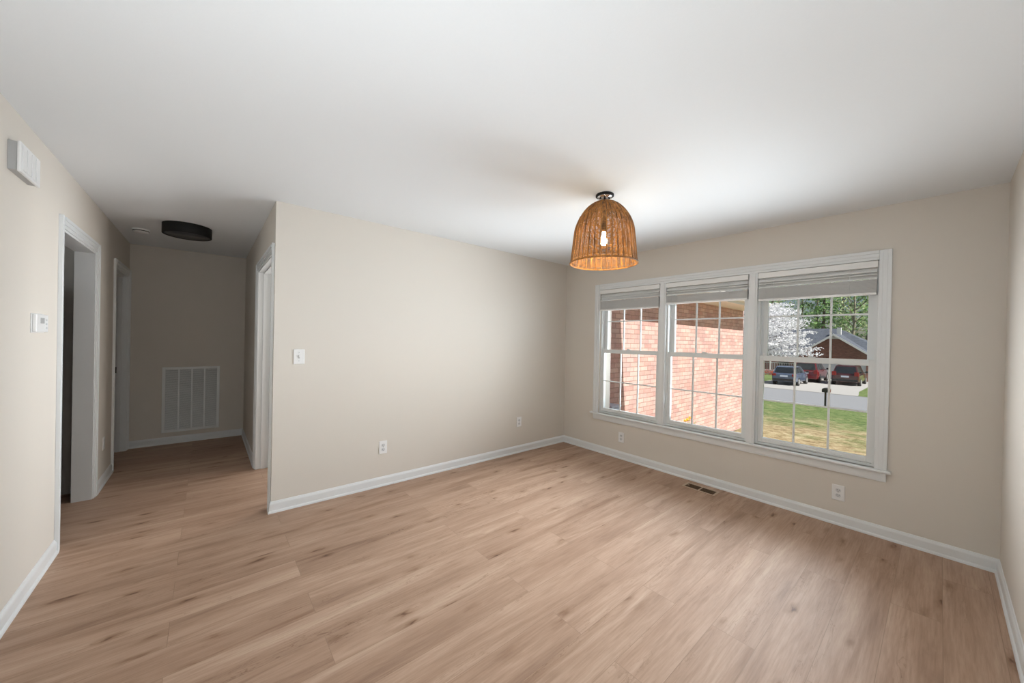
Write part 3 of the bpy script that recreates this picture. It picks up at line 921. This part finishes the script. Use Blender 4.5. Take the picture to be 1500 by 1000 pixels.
# ---- ground
def sheet(name, poly, mat, label, cat, thick=0.25):
    n = len(poly)
    vs = list(poly) + [(x, y, z-thick) for x, y, z in poly]
    fs = [tuple(range(n)), tuple(range(n, 2*n))[::-1]] + [(i, (i+1) % n, n+(i+1) % n, n+i) for i in range(n)]
    return struct(MB().add(vs, fs).build(name, mat), label, cat)
XR0, XR1 = 22.6, 30.6
gr = MB()
nx, ny = 60, 70
xs = [EX + (XR0-EX)*i/nx for i in range(nx+1)]
ys = [-32 + 64*j/ny for j in range(ny+1)]
def lawn_z(x, y):
    t = min(1, max(0, (x-2.5)/(XR0-2.5)))
    return -0.45 - 1.55*t + 0.02*math.sin(x*1.7+y*0.6)*min(1, (XR0-x)/2)
gv = [(x, y, lawn_z(x, y)) for x in xs for y in ys]
gf = [(i*(ny+1)+j, (i+1)*(ny+1)+j, (i+1)*(ny+1)+j+1, i*(ny+1)+j+1) for i in range(nx) for j in range(ny)]
struct(gr.add(gv, gf, True).build('lawn', M['lawn']), 'front lawn with straw coloured patches below the rightmost window', 'lawn')
sheet('road', [(XR0, -60, GZ), (XR1, -60, GZ), (XR1, 60, GZ), (XR0, 60, GZ)], M['asphalt'], 'pale asphalt street crossing in front of the lawn', 'road')
sheet('kerb_strip', [(XR1-0.12, -60, GZ+0.004), (XR1+0.10, -60, GZ+0.004), (XR1+0.10, 60, GZ+0.004), (XR1-0.12, 60, GZ+0.004)], M['curb'], 'dark seam between street and driveway', 'kerb', 0.1)
sheet('driveway', [(XR1, 0.3, GZ+0.003), (46.0, 0.75, GZ+0.003), (46.0, 7.1, GZ+0.003), (36.5, 7.3, GZ+0.003), (XR1, 9.0, GZ+0.003)], M['concrete'], 'pale concrete driveway across the street', 'driveway')
sheet('far_lawn', [(XR1, -300, GZ-0.004), (450, -300, GZ-0.004), (450, 300, GZ-0.004), (XR1, 300, GZ-0.004)], M['lawn_far'], 'green grass around the house across the street', 'lawn')
# raised grass beside the driveway
mg = MB()
pv = []
for i in range(15):
    for j in range(9):
        x = 31.0+ i*1.0; y = 0.62 - j*1.2 - 0.2*(0 if i > 2 else (3-i)*0.5)
        pv.append((x, y, GZ + (0.0 if j == 0 or i == 0 else 0.10)))
pf = [(i*9+j, (i+1)*9+j, (i+1)*9+j+1, i*9+j+1) for i in range(14) for j in range(8)]
struct(mg.add(pv, pf, True).build('lawn_bank', M['lawn_far']), 'bright green grass to the right of the driveway', 'lawn')

# ---- own house: eave, roof, brick beyond the window wall
er = MB().box(EX, 0.96, -10, YW-0.47, 2.24, 2.262)
er.box(0.94, 0.975, -10, YW-0.47, 2.235, 2.40)
struct(er.build('eave', M['soffit']), 'eave of the house above the windows', 'eave')
rf = MB().prism([(1.02, -10, 2.40), (-5.0, -10, 5.0), (XO-1.0, -10, 2.9), (XO-1.0, -10, 2.75), (-5.0, -10, 4.85), (1.02, -10, 2.28)], (0, -10, 0), (0, 6.5, 0))
struct(rf.build('roof', M['roof_own']), 'shingled roof over the room', 'roof')
ow = MB().box(0.14, EX+0.005, -10, YF-0.201, -0.6, H).box(EX, EX+0.01, WY0, WY1, -0.6, 0.468).box(EX, EX+0.01, YF-0.2, WY0, -0.6, H).box(EX, EX+0.01, WY1, YW, -0.6, H).box(EX, EX+0.01, WY0, WY1, WZ1+0.01, H)
struct(ow.build('wall_outside', M['brick']), 'brick outside face of the window wall', 'wall')

# ---- the brick wing beside the windows
wg = thing('brick_wing', 'sunlit red brick wing of the house beyond the left and middle windows', 'house wing', (3.4, 3.0, -0.6))
MB().box(EX+0.012, 6.5, YW, 6.0, -0.7, 2.262).build('brick_wall', M['brick'], wg)
MB().box(EX+0.012, 6.42, YW-0.47, YW, 2.240, 2.262).build('soffit', M['soffit'], wg)
MB().box(EX+0.77, 6.42, YW-0.490, YW-0.470, 2.235, 2.40).build('fascia', M['ext_white'], wg)
g_ = MB()
g_.prism([(EX+0.78, YW-0.491, 2.385), (EX+0.78, YW-0.491, 2.29), (EX+0.78, YW-0.57, 2.30), (EX+0.78, YW-0.60, 2.36), (EX+0.78, YW-0.60, 2.385), (EX+0.78, YW-0.59, 2.385), (EX+0.78, YW-0.57, 2.32), (EX+0.78, YW-0.50, 2.31), (EX+0.78, YW-0.50, 2.385)], (0, 0, 0), (5.36, 0, 0))
g_.build('gutter', M['ext_white'], wg)
rw = MB().prism([(EX+0.02, YW-0.52, 2.39), (EX+0.02, 3.0, 4.25), (EX+0.02, 6.5, 2.39), (EX+0.02, 6.5, 2.27), (EX+0.02, 3.0, 4.13), (EX+0.02, YW-0.48, 2.28)], (0, 0, 0), (6.16, 0, 0))
rw.build('roof', M['roof_own'], wg)
gb = MB().prism([(6.30, YW, 2.262), (6.30, 3.0, 4.11), (6.30, 6.0, 2.262)], (0, 0, 0), (0.1, 0, 0))
gb.build('gable', M['ext_white'], wg)

ub = thing('utility_box', 'pale blue-grey box low against the shaded brick outside the leftmost window', 'utility box', (0.69, -0.30, -0.45))
M['box_blue'] = plain('pale_blue_grey_metal', s2l((196, 208, 228)), rough=0.5)
MB().box(0.58, 0.80, -0.38, -0.18, -0.45, 0.46).build('cabinet', M['box_blue'], ub, bevel=0.01)
MB().box(0.57, 0.81, -0.39, -0.17, 0.46, 0.485).build('lid', M['box_blue'], ub, bevel=0.008)
MB().box(0.60, 0.78, -0.388, -0.38, 0.0, 0.42).build('door', M['box_blue'], ub, bevel=0.004)

# daffodil clump by the wing
M['stem_green'] = plain('green_stem', s2l((110, 150, 60)), rough=0.7)
M['petal'] = plain('yellow_petal', s2l((240, 205, 60)), rough=0.6)
M['petal_orange'] = plain('orange_petal', s2l((244, 190, 70)), rough=0.6)
df = thing('daffodil', 'yellow flower clump with green leaves by the sunlit brick wall', 'flower', (2.98, -0.36, -0.47))
lv = MB()
for k in range(16):
    a = 2*PI*k/16 + random.random()*0.4; rr = random.uniform(0.05, 0.16); hh = random.uniform(0.32, 0.46)
    bx_, by_ = 2.98+0.03*math.cos(a), -0.36+0.03*math.sin(a)
    lv.tube([(bx_, by_, -0.47), (bx_+rr*0.4*math.cos(a), by_+rr*0.4*math.sin(a), -0.47+hh*0.7), (bx_+rr*math.cos(a), by_+rr*math.sin(a), -0.47+hh)], [0.006, 0.008, 0.002], seg=5)
lv.build('leaf', M['stem_green'], df)
for k, (dx, dy, dz) in enumerate([(-0.05, -0.02, 0.47), (0.03, -0.03, 0.50), (0.08, 0.02, 0.45), (-0.01, 0.04, 0.44)]):
    c = Vector((2.98+dx, -0.36+dy, -0.47+dz))
    fl = MB()
    for q in range(6):
        a = 2*PI*q/6
        p1 = c + Vector((0.035*math.cos(a), -0.006, 0.035*math.sin(a)))
        p2 = c + Vector((0.017*math.cos(a+0.6), -0.002, 0.017*math.sin(a+0.6)))
        p3 = c + Vector((0.017*math.cos(a-0.6), -0.002, 0.017*math.sin(a-0.6)))
        fl.prism([c, p2, p1, p3], (0, 0, 0), (0, 0.003, 0))
    fo = fl.build('flower', M['petal'], df)
    MB().lathe([(0.010, -0.006), (0.014, -0.030)], c, seg=12, axis='y').build('trumpet', M['petal_orange'], fo)

# ---- house across the street
nh = thing('neighbour_house', 'brown brick house with a front gable and pale garage door across the street', 'house', (48, 5, GZ))
gy0, gy1, gz = 0.95, 6.65, 0.52
ax, az = 3.80, 2.62
gw = MB()
gw.box(46.0, 55.0, gy0, 1.37, GZ-0.1, gz).box(46.0, 55.0, 6.15, gy1, GZ-0.1, gz).box(46.0, 46.3, 1.37, 6.15, 0.16, gz)
gw.prism([(46.0, gy0, gz), (46.0, ax, az), (46.0, gy1, gz)], (0, 0, 0), (9.0, 0, 0))
gw.build('garage_wall', M['brick_far'], nh)
gd = MB().box(46.08, 46.13, 1.37, 6.15, GZ, 0.16)
gdo = gd.build('garage_door', M['garage_door'], nh)
for k in range(4):
    for j in range(4):
        z = GZ+0.08+0.53*k; y = 1.45+1.17*j
        MB().box(46.065, 46.08, y, y+1.08, z, z+0.42).build('door_panel', M['garage_door'], gdo, bevel=0.01)
slope = (az-gz)/(ax-gy0)
rz = lambda y: az + 0.10 - abs(y-ax)*slope
gr_ = MB()
gr_.prism([(45.55, gy0-0.42, rz(gy0-0.42)), (45.55, ax, rz(ax)), (45.55, gy1+0.42, rz(gy1+0.42)), (45.55, gy1+0.42, rz(gy1+0.42)-0.10), (45.55, ax, rz(ax)-0.10), (45.55, gy0-0.42, rz(gy0-0.42)-0.10)], (0, 0, 0), (8.0, 0, 0))
gr_.build('garage_roof', M['roof_grey'], nh)
rk = MB()
rk.prism([(45.50, gy0-0.44, rz(gy0-0.44)), (45.50, ax, rz(ax)+0.01), (45.50, gy1+0.44, rz(gy1+0.44)), (45.50, gy1+0.44, rz(gy1+0.44)-0.20), (45.50, ax, rz(ax)-0.20), (45.50, gy0-0.44, rz(gy0-0.44)-0.20)], (0, 0, 0), (0.05, 0, 0))
rk.build('rake_board', M['ext_white'], nh)
MB().prism([(45.96, ax-0.55, az-0.42), (45.96, ax, az-0.02), (45.96, ax+0.55, az-0.42)], (0, 0, 0), (0.04, 0, 0)).build('gable_vent', M['ext_white'], nh)
MB().box(48.0, 56.0, gy1, 22.0, GZ-0.1, 0.30).box(50.0, 56.0, 0.2, gy1, GZ-0.1, 0.30).build('house_wall', M['brick_far'], nh)
mr_ = MB()
hv = [(47.3, -0.9, 0.36), (57.0, -0.9, 0.36), (57.0, 22.8, 0.36), (47.3, 22.8, 0.36), (52.2, 4.3, 3.50), (52.2, 18.0, 3.50)]
hv += [(x, y, 0.24) for x, y, _ in hv[:4]]
mr_.add(hv, [(0, 1, 4), (1, 2, 5, 4), (2, 3, 5), (3, 0, 4, 5), (0, 6, 7, 1), (1, 7, 8, 2), (2, 8, 9, 3), (3, 9, 6, 0), (6, 9, 8, 7)])
mr_.build('roof', M['roof_grey'], nh)
MB().box(47.2, 47.3, 6.9, 22.6, 0.22, 0.37).build('gutter', M['ext_white'], nh)
MB().box(50.6, 50.95, 3.9, 4.25, 2.4, 3.55).build('roof_vent', M['ext_white'], nh)
MB().box(46.2, 48.0, gy1+0.01, 16.0, GZ, GZ+0.5).build('porch_floor', M['concrete'], nh)
for y in (7.0, 9.35, 12.0, 15.5):
    MB().box(46.25, 46.38, y, y+0.13, GZ+0.5, 0.25).build('porch_post', M['ext_white'], nh)
MB().box(46.29, 46.34, 6.8, 15.5, -0.62, -0.56).build('porch_rail', M['ext_white'], nh)
for k in range(46):
    y = 6.9+0.16*k
    MB().box(46.30, 46.33, y, y+0.03, -1.5, -0.62).build('baluster', M['ext_white'], nh)
MB().box(47.95, 48.0, 8.0, 9.0, GZ+0.5, 0.05).build('front_door', M['trimblack'], nh)

# ---- cars
def car(name, label, x0, yc, L, W, Ht, paint, belt, roof, tail_z, tail_h, roof_rack=False, big=False):
    root = thing(name, label, 'car', (x0+L/2, yc, GZ))
    z0 = GZ
    hw = W/2
    sta = [(0.00, .86, .42, belt-.10), (0.06, .95, .32, belt-.02), (0.35, 1.0, .27, belt), (L*.5, 1.0, .24, belt-.01), (L*.78, .99, .26, belt-.03), (L*.93, .92, .30, belt-.14), (L, .76, .42, belt-.30)]
    vs, fs = [], []
    K = 10
    for (x, w, zl, zb) in sta:
        w *= hw
        ring = [(-w*.88, zl), (-w*.98, zl+.10), (-w, (zl+zb)/2), (-w*.985, zb-.10), (-w*.90, zb), (w*.90, zb), (w*.985, zb-.10), (w, (zl+zb)/2), (w*.98, zl+.10), (w*.88, zl)]
        vs += [(x0+x, yc+a, z0+b) for a, b in ring]
    for i in range(len(sta)-1):
        for k in range(K):
            fs.append((i*K+k, i*K+(k+1) % K, (i+1)*K+(k+1) % K, (i+1)*K+k))
    fs += [tuple(range(K)), tuple(range((len(sta)-1)*K, len(sta)*K))]
    body = MB().add(vs, fs)
    # cabin pillars and roof
    (rx0, rx1), (cx0, cx1) = roof, (0.05, L*.74)
    bw, rw_ = hw*.90, hw*.72
    zb, zr = belt-.03, Ht
    cab = [(cx0, -bw, zb), (cx1, -bw, zb), (cx1, bw, zb), (cx0, bw, zb), (rx0, -rw_, zr-.06), (rx1, -rw_, zr-.06), (rx1, rw_, zr-.06), (rx0, rw_, zr-.06),
           (rx0+.12, -rw_*.86, zr), (rx1-.15, -rw_*.86, zr), (rx1-.15, rw_*.86, zr), (rx0+.12, rw_*.86, zr)]
    body.add([(x0+a, yc+b, z0+c) for a, b, c in cab], [(0, 1, 5, 4), (1, 2, 6, 5), (2, 3, 7, 6), (3, 0, 4, 7), (4, 5, 9, 8), (5, 6, 10, 9), (6, 7, 11, 10), (7, 4, 8, 11), (8, 9, 10, 11), (3, 2, 1, 0)])
    body.build('body', paint, root, bevel=0.02)
    def pane(nm, quad, inset_u, inset_v, off):
        p = [Vector(cab[i]) for i in quad]
        def at(u, v): return (p[0]*(1-u)+p[1]*u)*(1-v) + (p[3]*(1-u)+p[2]*u)*v
        u0, u1 = inset_u; v0, v1 = inset_v
        q = [at(u0, v0), at(u1, v0), at(u1, v1), at(u0, v1)]
        o_ = Vector(off)
        return MB().prism([Vector((x0, yc, z0))+a for a in q], (0, 0, 0), o_).build(nm, M['car_glass'], root)
    pane('rear_window', (3, 0, 4, 7), (.06, .94), (.10, .95), (-.012, 0, 0.004))
    pane('windshield', (1, 2, 6, 5), (.05, .95), (.08, .96), (.012, 0, 0.004))
    for (u0, u1) in ((.06, .27), (.30, .58), (.61, .88)):
        pane('side_window', (0, 1, 5, 4), (u0, u1), (.12, .92), (0, -.012, 0))
        pane('side_window', (3, 2, 6, 7), (u0, u1), (.12, .92), (0, .012, 0))
    MB().box(x0-.07, x0+.10, yc-hw*.90, yc+hw*.90, z0+.36, z0+.56).build('rear_bumper', M['trimblack'] if not big else paint, root, bevel=0.03)
    MB().box(x0+L-.12, x0+L+.03, yc-hw*.78, yc+hw*.78, z0+.34, z0+.54).build('front_bumper', M['trimblack'], root, bevel=0.03)
    for s_ in (-1, 1):
        MB().box(x0-.03, x0+.16, yc+s_*hw*.62, yc+s_*hw*.93, z0+tail_z, z0+tail_z+tail_h).build('tail_light', M['tail'], root, bevel=0.02)
        mi = MB().box(x0+L*.66, x0+L*.66+.12, yc+s_*(hw+.02), yc+s_*(hw+.22), z0+belt+.02, z0+belt+.18)
        mi.box(x0+L*.66+.03, x0+L*.66+.07, yc+s_*hw*.88, yc+s_*(hw+.04), z0+belt+.02, z0+belt+.07)
        mi.build('mirror', M['trimblack'], root, bevel=0.02)
    MB().box(x0-.035, x0-.005, yc-.26, yc+.26, z0+belt-.30, z0+belt-.15).build('license_plate', M['plate'], root)
    for sx in (.78, L-.92):
        for s_ in (-1, 1):
            r = .34 if not big else .39
            y = yc+s_*(hw-.11)
            wh = MB().lathe([(r*.72, -.12), (r*.95, -.12), (r, -.09), (r, .09), (r*.95, .12), (r*.72, .12)], (x0+sx, y, z0+r), seg=28, axis='y').build('wheel', M['tyre'], root)
            MB().lathe([(r*.66, s_*.10), (r*.62, s_*.126), (r*.15, s_*.135)], (x0+sx, y, z0+r), seg=20, axis='y').build('rim', M['rim'], wh)
            MB().lathe([(r*1.16, s_*0.0), (r*1.16, s_*.107)], (x0+sx, y, z0+r+.01), seg=28, axis='y').build('wheel_arch', M['trimblack'], root)
    if roof_rack:
        for s_ in (-1, 1):
            MB().box(x0+rx0+.2, x0+rx1-.2, yc+s_*rw_*.84-.02, yc+s_*rw_*.84+.02, z0+Ht, z0+Ht+.05).build('roof_rail', M['trimblack'], root)
    return root
def carpaint(name, col):
    m = plain(name, s2l(col), rough=0.22, var=0.01, spec=0.7)
    m.node_tree.nodes['Principled BSDF'].inputs['Coat Weight'].default_value = 0.8
    return m
car('crossover_car', 'slate blue crossover parked nearest the street on the driveway', 33.9, 5.25, 4.5, 1.80, 1.62, carpaint('slate_blue_paint', (84, 98, 122)), 1.02, (0.42, 2.45), .78, .20)
car('minivan', 'dark maroon minivan parked before the garage door, right of the other cars', 39.0, 2.02, 4.9, 1.90, 1.74, carpaint('dark_maroon_paint', (74, 28, 33)), 1.02, (0.40, 2.9), .86, .34, roof_rack=True)
car('sport_utility_car', 'tall red car parked behind the slate blue crossover', 39.3, 4.85, 4.9, 2.0, 1.86, carpaint('red_car_paint', (112, 30, 36)), 1.12, (0.30, 2.7), .80, .36, big=True)

# ---- mailbox
mbx = thing('mailbox', 'black roadside mailbox on a dark post at the lawn edge', 'mailbox', (22.45, 0.72, GZ))
MB().box(22.42, 22.50, 0.68, 0.76, lawn_z(22.4, .6), -1.12).build('post', M['trimblack'], mbx)
pr = [(22.25, 0.72+0.10*math.cos(t), -1.00+0.09*math.sin(t)) for t in [PI*k/10 for k in range(11)]] + [(22.25, 0.62, -1.14), (22.25, 0.82, -1.14)]
pr = [(22.25, y + (0.05 if y > 0.72 else -0.05)*0.6, z) for _, y, z in pr]
MB().prism(pr, (0, 0, 0), (0.48, 0, 0)).build('box', M['trimblack'], mbx)
MB().box(22.40, 22.50, 0.50, 0.515, -1.12, -0.95).build('flag', M['tail'], mbx)

# ---- trees
def leaves(mb, c, rad, n, size, flat=1.0, squash=(1, 1, 1)):
    for _ in range(n):
        u = Vector((random.gauss(0, 1), random.gauss(0, 1), random.gauss(0, 1))).normalized()*(random.random()**0.45)
        p = Vector(c) + Vector((u.x*rad*squash[0], u.y*rad*squash[1], u.z*rad*squash[2]))
        a = Vector((random.gauss(0, 1), random.gauss(0, 1), random.gauss(0, 1)*flat)).normalized()
        b_ = a.cross(Vector((random.gauss(0, 1), random.gauss(0, 1), random.gauss(0, 1)))).normalized()
        s = size*random.uniform(0.6, 1.3)
        mb.add([p, p+a*s*0.5+b_*s*0.28, p+a*s, p+a*s*0.5-b_*s*0.28], [(0, 1, 2, 3)])

def tree(name, label, x, y, h, kind, group='trees behind the house across the street'):
    root = thing(name, label, 'tree', (x, y, GZ), group)
    lean = random.uniform(-0.5, 0.5)
    r0 = h*0.016
    n = 8
    tp = [(x+lean*(k/n)**2, y+lean*0.6*(k/n)**2+0.1*math.sin(k), GZ-0.1 + h*0.93*k/n) for k in range(n+1)]
    MB().tube(tp, [r0*(1-0.8*k/n) for k in range(n+1)], seg=8).build('trunk', M['bark_pale'] if kind == 'pale' else M['bark'], root)
    br = MB(); lf = MB()
    if kind == 'pine':
        for k in range(46):
            t = 0.22 + 0.76*k/46
            z = GZ + h*t
            R = h*0.20*(1.05-t)**0.75 + 0.4
            a = k*2.4
            bx0 = x+lean*t*t
            e = Vector((bx0+R*math.cos(a), y+R*math.sin(a), z+0.10*R))
            br.tube([(bx0, y, z), e], [0.05, 0.015], seg=4)
            for q in range(4):
                f = 0.35+0.2*q
                leaves(lf, Vector((bx0, y, z)).lerp(e, f), 0.55+0.25*R*0.3, 14, 0.42, squash=(1, 1, 0.55))
        mat = M['leaf_dark']
    else:
        m_n = 30
        for k in range(m_n):
            t = 0.30 + 0.66*k/m_n
            a = k*2.4 + random.random()
            R = h*0.17*math.sin(PI*min(1, (t-0.15)*1.15))+0.5
            s_ = Vector((x+lean*t*t, y, GZ+h*t))
            e = s_ + Vector((R*math.cos(a), R*math.sin(a), R*0.75))
            mid = s_.lerp(e, 0.5) + Vector((0, 0, 0.15*R))
            br.tube([s_, mid, e], [0.07*(1.1-t)+0.02, 0.04, 0.012], seg=4)
            nl = 26 if kind == 'green' else 9
            for q in (0.5, 0.8, 1.05):
                leaves(lf, s_.lerp(e, q), 0.85, nl, 0.34)
        mat = M['leaf_mid'] if kind == 'green' else M['leaf_pale']
    br.build('branch', M['bark'] if kind != 'pale' else M['bark_pale'], root)['kind'] = 'stuff'
    lf.build('foliage', mat, root)['kind'] = 'stuff'
    return root
for x, y, h, kind, lab in [
        (60, 12.8, 16, 'pale', 'bare pale barked tree rising behind the white blossoming tree'),
        (60, 4.0, 14, 'pale', 'thin pale barked tree just behind the right slope of the far garage roof'),
        (78, 12.9, 18, 'pale', 'pale barked tree farther back, between the white blossoming tree and the pine'),
        (69, 8.4, 18, 'pine', 'dark green pine left of the far gable peak'),
        (78, 4.2, 19, 'pine', 'dark green pine right of the far gable peak'),
        (69, -0.2, 16, 'green', 'leafy green tree at the right end of the trees behind the far house'),
        (69, 17.2, 17, 'green', 'leafy green tree at the left end of the trees behind the far house'),
        (87, 8.6, 19, 'green', 'leafy green tree far back, directly behind the far gable peak'),
        (96, 14.0, 20, 'green', 'distant leafy tree behind the pines, left of the far gable peak'),
        (96, 3.5, 21, 'green', 'distant leafy tree behind the pines, right of the far gable peak')]:
    tree({'pine': 'pine_tree', 'green': 'leafy_tree', 'pale': 'pale_barked_tree'}[kind], lab, x, y, h, kind)

dg = thing('dogwood_tree', 'white blossoming tree on the lawn left of the driveway', 'tree', (37.5, 8.2, GZ))
tr_ = MB(); bl = MB(); bb = MB()
tr_.tube([(37.5, 8.2, GZ-0.05), (37.45, 8.1, -1.0), (37.5, 8.15, 0.2), (37.4, 8.2, 2.2), (37.5, 8.1, 4.2)], [0.16, 0.13, 0.11, 0.07, 0.03], seg=8)
tr_.build('trunk', M['bark'], dg)
for k in range(80):
    t = k/80
    z = -0.3 + 4.6*t
    R = 4.5*math.sqrt(max(0.05, 1-(t*0.9)**2))*random.uniform(0.75, 1.05)
    a = k*2.4
    e = Vector((37.5+R*math.cos(a), 8.2+R*math.sin(a), z+0.9 + random.uniform(-0.1, 0.3)))
    s_ = Vector((37.45, 8.15, z))
    md = s_.lerp(e, 0.5)+Vector((0, 0, 0.25))
    bb.tube([s_, md, e], [0.045, 0.028, 0.008], seg=4)
    for q in (0.25, 0.4, 0.55, 0.7, 0.85, 1.0):
        p = s_.lerp(e, q) + Vector((0, 0, 0.22*math.sin(PI*q)))
        leaves(bl, p, 0.52, 40, 0.20, squash=(1.2, 1.2, 0.28))
bb.build('branch', M['bark'], dg)['kind'] = 'stuff'
bl.build('blossom', M['blossom'], dg)['kind'] = 'stuff'

# low planting and red flowers by the porch
M['mulch_flower'] = leaf_mat('red_flower', s2l((170, 60, 50)), s2l((226, 120, 96)))
sh_ = MB()
for k in range(7):
    leaves(sh_, (45.3, 8.4+0.6*k, GZ+0.35), 0.42, 110, 0.12, squash=(1, 1, 0.8))
tag(sh_.build('flower_bed', M['mulch_flower'], origin=(45.3, 10.0, GZ)), 'low bed of red flowers before the porch across the street', 'flower bed', kind='stuff')
